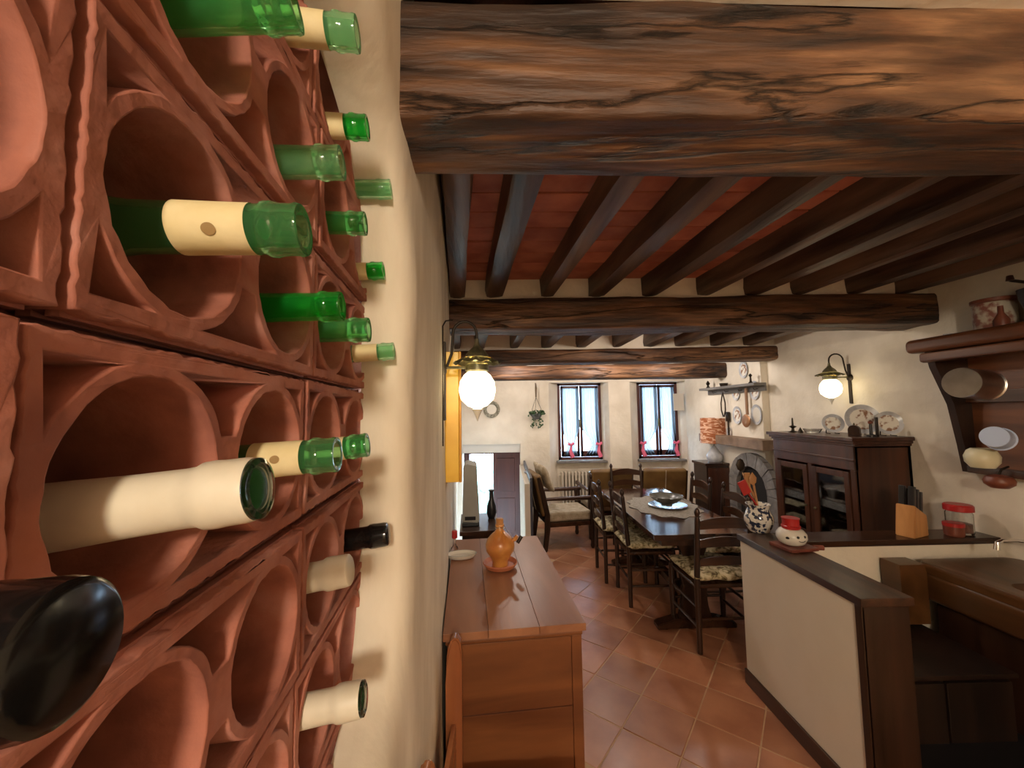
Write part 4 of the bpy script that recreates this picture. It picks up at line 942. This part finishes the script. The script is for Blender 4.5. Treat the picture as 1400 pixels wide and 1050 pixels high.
small('glass_dish', 'small clear glass dish beside the candle stand on the cupboard', 'dish', (2.62, 3.28, zt_), clear_glass, [(0, 0), (0.05, 0), (0.07, 0.035), (0.065, 0.036), (0.045, 0.006), (0, 0.006)])
small('pepper_cone', 'tiny dark cone ornament near the candle stand on the cupboard', 'ornament', (2.53, 3.30, zt_), iron, [(0, 0), (0.02, 0), (0.015, 0.02), (0, 0.05)])

# ------------------------------------------------------------------ HALF WALL (parapet)
pz = 0.875
hwp = thing('half_wall', 'white L-shaped half wall with dark wooden capping dividing kitchen and dining area', 'half wall', (1.435, 1.60, 0))
LY = 0.83; LX = RWX-1.435-0.002
bx('plaster_core', white_paint, hwp, 0.012, 0.182, 0.02, LY-0.01, 0, pz-0.035)
bx('side_panel', white_paint, hwp, 0.0, 0.012, 0.030, LY-0.01, 0.085, pz-0.036)
bx('plaster_core', plaster, hwp, 0.1825, LX, LY-0.15, LY-0.01, 0, pz-0.035)
bx('end_board', dark_wood, hwp, -0.006, 0.19, 0.0, 0.02, 0, pz-0.035, bev=0.003)
bx('corner_strip', dark_wood, hwp, -0.008, 0.004, 0.0, 0.032, 0, pz-0.035, bev=0.002)
bx('baseboard', dark_wood_y, hwp, -0.012, 0.002, 0.032, LY, 0, 0.085, bev=0.004)
bx('capping', dark_wood_y, hwp, -0.016, 0.205, -0.01, LY, pz-0.035, pz, bev=0.004)
bx('capping', dark_wood_x, hwp, 0.206, LX, LY-0.175, LY, pz-0.035, pz, bev=0.004)
P = on(1041, 727, pz)
vs_ = thing('utensil_jar', 'white jar printed with dark blue flowers full of kitchen utensils', 'jar', (P.x, P.y+0.02, pz))
lt('body', vase_print, vs_, [(0, 0), (0.055, 0), (0.068, 0.02), (0.082, 0.06), (0.080, 0.095), (0.065, 0.125), (0.058, 0.140), (0.066, 0.16), (0.070, 0.168), (0.064, 0.168), (0.052, 0.14), (0.05, 0.1), (0, 0.02)], 32)
def inside(name, label, cat, m, pts, rad, head=None):
    q = thing(name, label, cat, (P.x, P.y+0.02, pz+0.03), 0, 'utensils in the printed jar'); tb('handle', m, q, pts, rad, 8)
    return q
uw = mat('spoon_wood', (0.40, 0.20, 0.08), rough=0.5)
q = inside('wooden_spoon', 'tall wooden spoon leaning right in the printed jar', 'spoon', uw, [(0.0, 0, 0), (-0.005, 0, 0.14), (-0.02, 0, 0.26)], 0.007); lt('bowl', uw, q, [(0, -0.04), (0.022, -0.02), (0.026, 0.01), (0, 0.045)], 14, Matrix.Translation((-0.024, 0, 0.29)) @ Matrix.Diagonal((1, 0.4, 1, 1)))
q = inside('wooden_spatula', 'flat wooden spatula in the printed jar', 'spatula', uw, [(0.02, 0.01, 0), (0.0, 0.01, 0.15), (-0.05, 0.01, 0.26)], 0.007); bx('blade', uw, q, -0.072, -0.034, 0.006, 0.014, 0.24, 0.33, bev=0.003)
q = inside('red_spatula', 'bright red spatula in the printed jar', 'spatula', red, [(0.03, -0.01, 0), (-0.02, -0.01, 0.14), (-0.065, -0.01, 0.21)], 0.006); bm = B(); box(bm, -0.028, 0.028, -0.004, 0.004, 0, 0.09, bev=0.003, M=Matrix.Translation((-0.068, -0.01, 0.2)) @ Matrix.Rotation(R(-24), 4, 'Y')); mesh_obj('blade', bm, red, q)
q = inside('steel_ladle', 'dark slotted ladle standing tallest in the printed jar', 'ladle', chrome, [(0.03, 0.02, 0), (-0.03, 0.02, 0.2), (-0.075, 0.02, 0.33)], 0.005); lt('bowl', iron, q, [(0, -0.045), (0.02, -0.03), (0.03, 0.0), (0.018, 0.03), (0, 0.04)], 16, Matrix.Translation((-0.085, 0.02, 0.38)) @ Matrix.Diagonal((1, 0.35, 1, 1)))
P = on(1083, 748, pz)
q = thing('wooden_board', 'small dark red wooden board beneath the face jar', 'board', (P.x, P.y-0.01, pz), R(8)); bx('slab', mat('red_board', (0.12, 0.03, 0.02), (0.2, 0.055, 0.035), scale=10, rough=0.4), q, -0.085, 0.085, -0.075, 0.075, 0, 0.018, bev=0.004); tb('handle', MATS['red_board'], q, [(0.08, -0.04, 0.009), (0.13, -0.055, 0.009)], 0.014, 8, flat=1.0)
q = thing('face_jar', 'round white jar with a painted smiling face and red top', 'jar', (P.x, P.y, pz+0.018))
lt('body', china, q, [(0, 0), (0.045, 0), (0.062, 0.012), (0.074, 0.036), (0.072, 0.058), (0.058, 0.078), (0.042, 0.085), (0.0, 0.085)], 32)
lt('lid', red, q, [(0.042, 0.084), (0.046, 0.09), (0.046, 0.10), (0.041, 0.104), (0.041, 0.135), (0.044, 0.142), (0.038, 0.144), (0, 0.140)], 28)
for aa, zz, rr in ((-1.78, 0.055, 0.007), (-1.22, 0.056, 0.007), (-0.5, 0.045, 0.009), (-2.45, 0.045, 0.009)): lt('painted_dot', black, q, [(0, 0.002), (rr, 0.0015), (rr, -0.004)], 14, Matrix.Translation((0.0715*math.cos(aa), 0.0715*math.sin(aa), zz)) @ Matrix.Rotation(aa, 4, 'Z') @ Matrix.Rotation(R(90), 4, 'Y'))
tb('painted_smile', black, q, [(0.0745*math.cos(a), 0.0745*math.sin(a), 0.040-0.008*math.cos((a+1.5)*4.5)) for a in [-1.75+0.05*i for i in range(11)]], 0.0018, 6)
# knife block
P = on(1236, 722, pz)
kb = thing('knife_block', 'pale wooden knife block with black handled knives on the half wall', 'knife block', (2.42, 2.33, pz), R(20))
bm = B(); prism(bm, [(-0.075, 0), (0.075, 0), (0.070, 0.12), (-0.045, 0.185)], -0.045, 0.045); bmesh.ops.bevel(bm, geom=bm.edges[:], offset=0.004, segments=2, affect='EDGES'); mesh_obj('block', bm, block_wood, kb)
for i in range(3):
    for k2 in range(2):
        xx = -0.025+0.033*i; zz = 0.172-0.018*i; bm = B(); box(bm, -0.013, 0.013, -0.015, 0.015, -0.01, 0.12, bev=0.005, M=Matrix.Translation((xx, -0.022+0.044*k2, zz)) @ Matrix.Rotation(R(8), 4, 'Y')); mesh_obj('knife_handle', bm, black, kb)
jc = thing('storage_jar', 'glass storage jar with a red lid at the wall end of the half wall', 'jar', (2.74, 2.35, pz))
lt('glass', clear_glass, jc, [(0, 0.002), (0.055, 0.002), (0.06, 0.01), (0.06, 0.12), (0.05, 0.135), (0.047, 0.135), (0.056, 0.12), (0.056, 0.012), (0, 0.01)], 24)
lt('lid', red, jc, [(0.052, 0.130), (0.066, 0.135), (0.066, 0.165), (0.06, 0.172), (0, 0.174)], 24); lt('contents', redbrown, jc, [(0, 0.013), (0.053, 0.013), (0.053, 0.06), (0, 0.065)], 20)
jc = thing('storage_jar', 'low dark glass jar with a flat red lid beside the taller red lidded jar', 'jar', (2.655, 2.31, pz))
lt('glass', redbrown, jc, [(0, 0.0), (0.04, 0.0), (0.045, 0.01), (0.045, 0.055), (0, 0.055)], 24); lt('lid', red, jc, [(0.047, 0.055), (0.047, 0.075), (0, 0.077)], 24)
# ------------------------------------------------------------------ SINK side
sk = thing('sink_unit', 'brown stone-look sink with wooden cabinet along the right wall', 'sink', (2.30, 0.75, 0.04))
bm = B(); box(bm, 0, 0.565, 0, 1.44, 0.54, 0.70, bev=0.03, seg=4)
fr = []
mesh_obj('apron', bm, counter_wood, sk)
bm = B()  # slab ring with sunken basin
def rrect(x0, x1, y0, y1, r, z, n=6):
    out = []
    for (cx_, cy_, a_) in ((x1-r, y1-r, 0), (x0+r, y1-r, 90), (x0+r, y0+r, 180), (x1-r, y0+r, 270)):
        for i in range(n+1): a = R(a_+90*i/n); out.append((cx_+r*math.cos(a), cy_+r*math.sin(a), z))
    return out
loops = [rrect(0.0, 0.565, 0.0, 1.46, 0.06, 0.69), rrect(-0.008, 0.566, -0.008, 1.465, 0.065, 0.72), rrect(0, 0.565, 0, 1.46, 0.06, 0.742), rrect(0.03, 0.55, 0.03, 1.43, 0.05, 0.745), rrect(0.10, 0.47, 0.2, 1.15, 0.06, 0.738), rrect(0.13, 0.44, 0.23, 1.12, 0.05, 0.60)]
vl = [[bm.verts.new(c) for c in l] for l in loops]
for a, b in zip(vl, vl[1:]):
    for i in range(len(a)): k2 = (i+1) % len(a); bm.faces.new((a[i], a[k2], b[k2], b[i]))
bm.faces.new(vl[-1]); mesh_obj('basin_slab', bm, counter_wood, sk)
bx('back_board', counter_wood, sk, -0.15, 0.0, 1.40, 1.515, 0.42, 0.735, bev=0.004)
bx('cabinet', dark_wood, sk, 0.06, 0.56, 0.04, 1.42, -0.04, 0.54)
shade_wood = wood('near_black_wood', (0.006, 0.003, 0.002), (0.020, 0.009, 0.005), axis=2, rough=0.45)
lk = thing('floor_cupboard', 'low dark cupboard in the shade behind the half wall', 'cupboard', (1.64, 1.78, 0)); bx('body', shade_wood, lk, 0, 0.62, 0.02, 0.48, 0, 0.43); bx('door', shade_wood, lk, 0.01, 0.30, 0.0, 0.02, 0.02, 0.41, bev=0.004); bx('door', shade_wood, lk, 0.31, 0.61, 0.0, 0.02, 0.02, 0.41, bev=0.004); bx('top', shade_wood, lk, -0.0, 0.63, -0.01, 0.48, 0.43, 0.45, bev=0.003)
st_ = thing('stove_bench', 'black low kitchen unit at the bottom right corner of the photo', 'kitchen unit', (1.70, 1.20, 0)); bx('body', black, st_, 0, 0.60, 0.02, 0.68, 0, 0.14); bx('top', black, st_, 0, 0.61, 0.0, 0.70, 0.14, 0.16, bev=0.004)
fa = thing('tap', 'chrome wall tap reaching over the sink', 'tap', (RWX, 2.02, 0.905))
tb('spout', chrome, fa, [(0, 0, 0.0), (-0.06, 0, 0.0), (-0.12, 0, 0.02), (-0.22, 0, 0.035), (-0.30, 0, 0.035), (-0.325, 0, 0.025), (-0.33, 0, -0.01)], [0.014, 0.014, 0.010, 0.009, 0.009, 0.011, 0.013], 12)
lt('valve', chrome, fa, [(0, 0), (0.028, 0), (0.028, 0.01), (0.018, 0.02), (0.018, 0.06), (0, 0.06)], 18, Matrix.Rotation(R(-90), 4, 'Y')); tb('lever', chrome, fa, [(-0.05, 0, 0.01), (-0.055, 0, 0.06), (-0.09, 0, 0.075)], 0.007, 8)
# ------------------------------------------------------------------ plate rack shelf on the right wall
pr = thing('pot_shelf', 'thick wooden wall shelf with pot rack panel on the right wall', 'shelf', (RWX, 1.9, 2.0))
bm = B(); box(bm, -0.30, 0, -1.0, 0.53, -0.025, 0.06, bev=0.028, seg=4); mesh_obj('shelf_board', bm, wood('shelf_wood', (0.07, 0.022, 0.008), (0.17, 0.06, 0.022), axis=1, rough=0.4), pr)
bm = B(); box(bm, -0.285, -0.22, -1.0, 0.46, -0.09, -0.03, bev=0.015); mesh_obj('front_rail', bm, MATS['shelf_wood'], pr)
bm = B(); prism(bm, [(0.0, -0.02), (-0.24, -0.02), (-0.22, -0.12), (-0.13, -0.35), (-0.09, -0.6), (-0.07, -0.76), (0, -0.76)], 0.42, 0.46); mesh_obj('side_board', bm, dark_wood, pr)
bx('back_panel', MATS['shelf_wood'], pr, -0.02, 0, -1.0, 0.42, -0.72, -0.02); bx('bottom_rail', dark_wood_y, pr, -0.09, 0, -1.0, 0.42, -0.76, -0.72, bev=0.004); bx('mid_rail', dark_wood_y, pr, -0.06, -0.02, -1.0, 0.42, -0.34, -0.27, bev=0.004)
def pot(label, loc, r, h, m, rotm, handle=True, group=None):
    q = thing('saucepan', label, 'pan', loc, 0, group); q.rotation_mode = 'QUATERNION'; q.rotation_quaternion = rotm
    lt('body', m, q, [(0, 0), (r*0.96, 0), (r, 0.01), (r, h-0.004), (r+0.006, h), (r+0.004, h+0.004), (r-0.004, h-0.002), (r-0.005, 0.012), (0, 0.010)], 32)
    if handle: tb('handle', m, q, [(r, 0, h*0.85), (r+0.05, 0, h*0.85), (r+0.17, 0, h*0.90)], [0.010, 0.009, 0.012], 8, flat=1.5)
    return q
pot('big aluminium pan hanging under the shelf with its round bottom to the room', at(1314, 523, 1.95), 0.076, 0.20, alu, Vector((0.95, 0.30, -0.06)).to_track_quat('Z', 'Y'), handle=False)
pot('small pan with a pale blue reflection on its bottom hanging on the pot rack', at(1359, 597, 1.98), 0.054, 0.08, mat('blue_reflection_enamel', (0.48, 0.58, 0.80), rough=0.2), Vector((0.93, 0.42, -0.2)).to_track_quat('Z', 'Y'), handle=False)  # window reflection on white enamel is put into the base colour
q = thing('enamel_pot', 'yellowed round enamel pot hanging below the small pan', 'pot', at(1344, 640, 2.12)); q.scale = (0.66, 0.66, 0.8); lt('body', enamel, q, [(0, 0), (0.07, 0.004), (0.10, 0.04), (0.105, 0.08), (0.085, 0.12), (0.06, 0.135), (0.055, 0.13), (0.08, 0.11), (0, 0.02)], 28)
tb('handle', enamel, q, [(0.09, 0.02, 0.09), (0.16, 0.05, 0.10), (0.19, 0.06, 0.07)], [0.010, 0.012, 0.012], 8)
p4 = at(1366, 657, 2.15); q = thing('clay_scoop', 'small red-brown clay bowl hanging lowest on the pot rack', 'bowl', p4); lt('bowl', redbrown, q, [(0, -0.042), (0.035, -0.040), (0.058, -0.02), (0.062, 0.0), (0.05, 0.022), (0.02, 0.032), (0, 0.034)], 24); tb('hook', iron, q, [(0, 0, 0.03), (0.02, 0, 0.06), (0.06, 0, 0.075)], 0.006, 6)
q = thing('ceramic_jar', 'painted ceramic jar standing on the pot shelf', 'jar', (2.80, 2.13, 2.06)); lt('body', mat('painted_jar', (0.20, 0.07, 0.05), (0.42, 0.37, 0.30), scale=16, rough=0.3, pos=(0.42, 0.52)), q, [(0, 0), (0.07, 0), (0.085, 0.02), (0.085, 0.15), (0.075, 0.165), (0, 0.165)], 28); lt('rim', redbrown, q, [(0.076, 0.162), (0.090, 0.168), (0.090, 0.185), (0, 0.187)], 28)
q = thing('coffee_grinder', 'dark metal coffee grinder at the photo right edge on the pot shelf', 'grinder', (2.78, 1.93, 2.06)); lt('body', iron, q, [(0, 0), (0.055, 0), (0.06, 0.02), (0.04, 0.06), (0.065, 0.14), (0.07, 0.19), (0, 0.19)], 20); tb('crank', iron, q, [(0, 0, 0.19), (-0.02, 0, 0.215), (-0.10, 0.03, 0.24)], 0.008, 8); lt('knob', dark_wood, q, [(0, 0), (0.016, 0.004), (0.012, 0.03), (0, 0.034)], 14, Matrix.Translation((-0.10, 0.03, 0.235)))
small('brown_bottle', 'little brown bottle beside the painted jar on the pot shelf', 'bottle', (2.745, 2.06, 2.06), redbrown, [(0, 0), (0.028, 0), (0.032, 0.05), (0.012, 0.09), (0.011, 0.13), (0, 0.13)])
small('tiny_cup', 'tiny grey cup near the far end of the pot shelf', 'cup', (2.74, 2.32, 2.06), mirror_grey, [(0, 0), (0.018, 0), (0.02, 0.025), (0, 0.025)])
# unseen fittings added for the fill lights behind the beams and the kitchen lamp
for (x_, y_, z_) in [(0.20, -1.45, 2.12), (1.30, 3.00, 2.30)]+[(x_, y_, z_) for x_ in (0.15, 1.2, 2.05) for (y_, z_) in ((4.42, 2.21), (5.20, 2.16))]:
    lt('added_fitting', brass, ceiling, [(0, 0.10), (0.012, 0.10), (0.012, 0.30), (0.03, 0.33), (0, 0.33)], 12, Matrix.Translation((x_, y_, z_)))
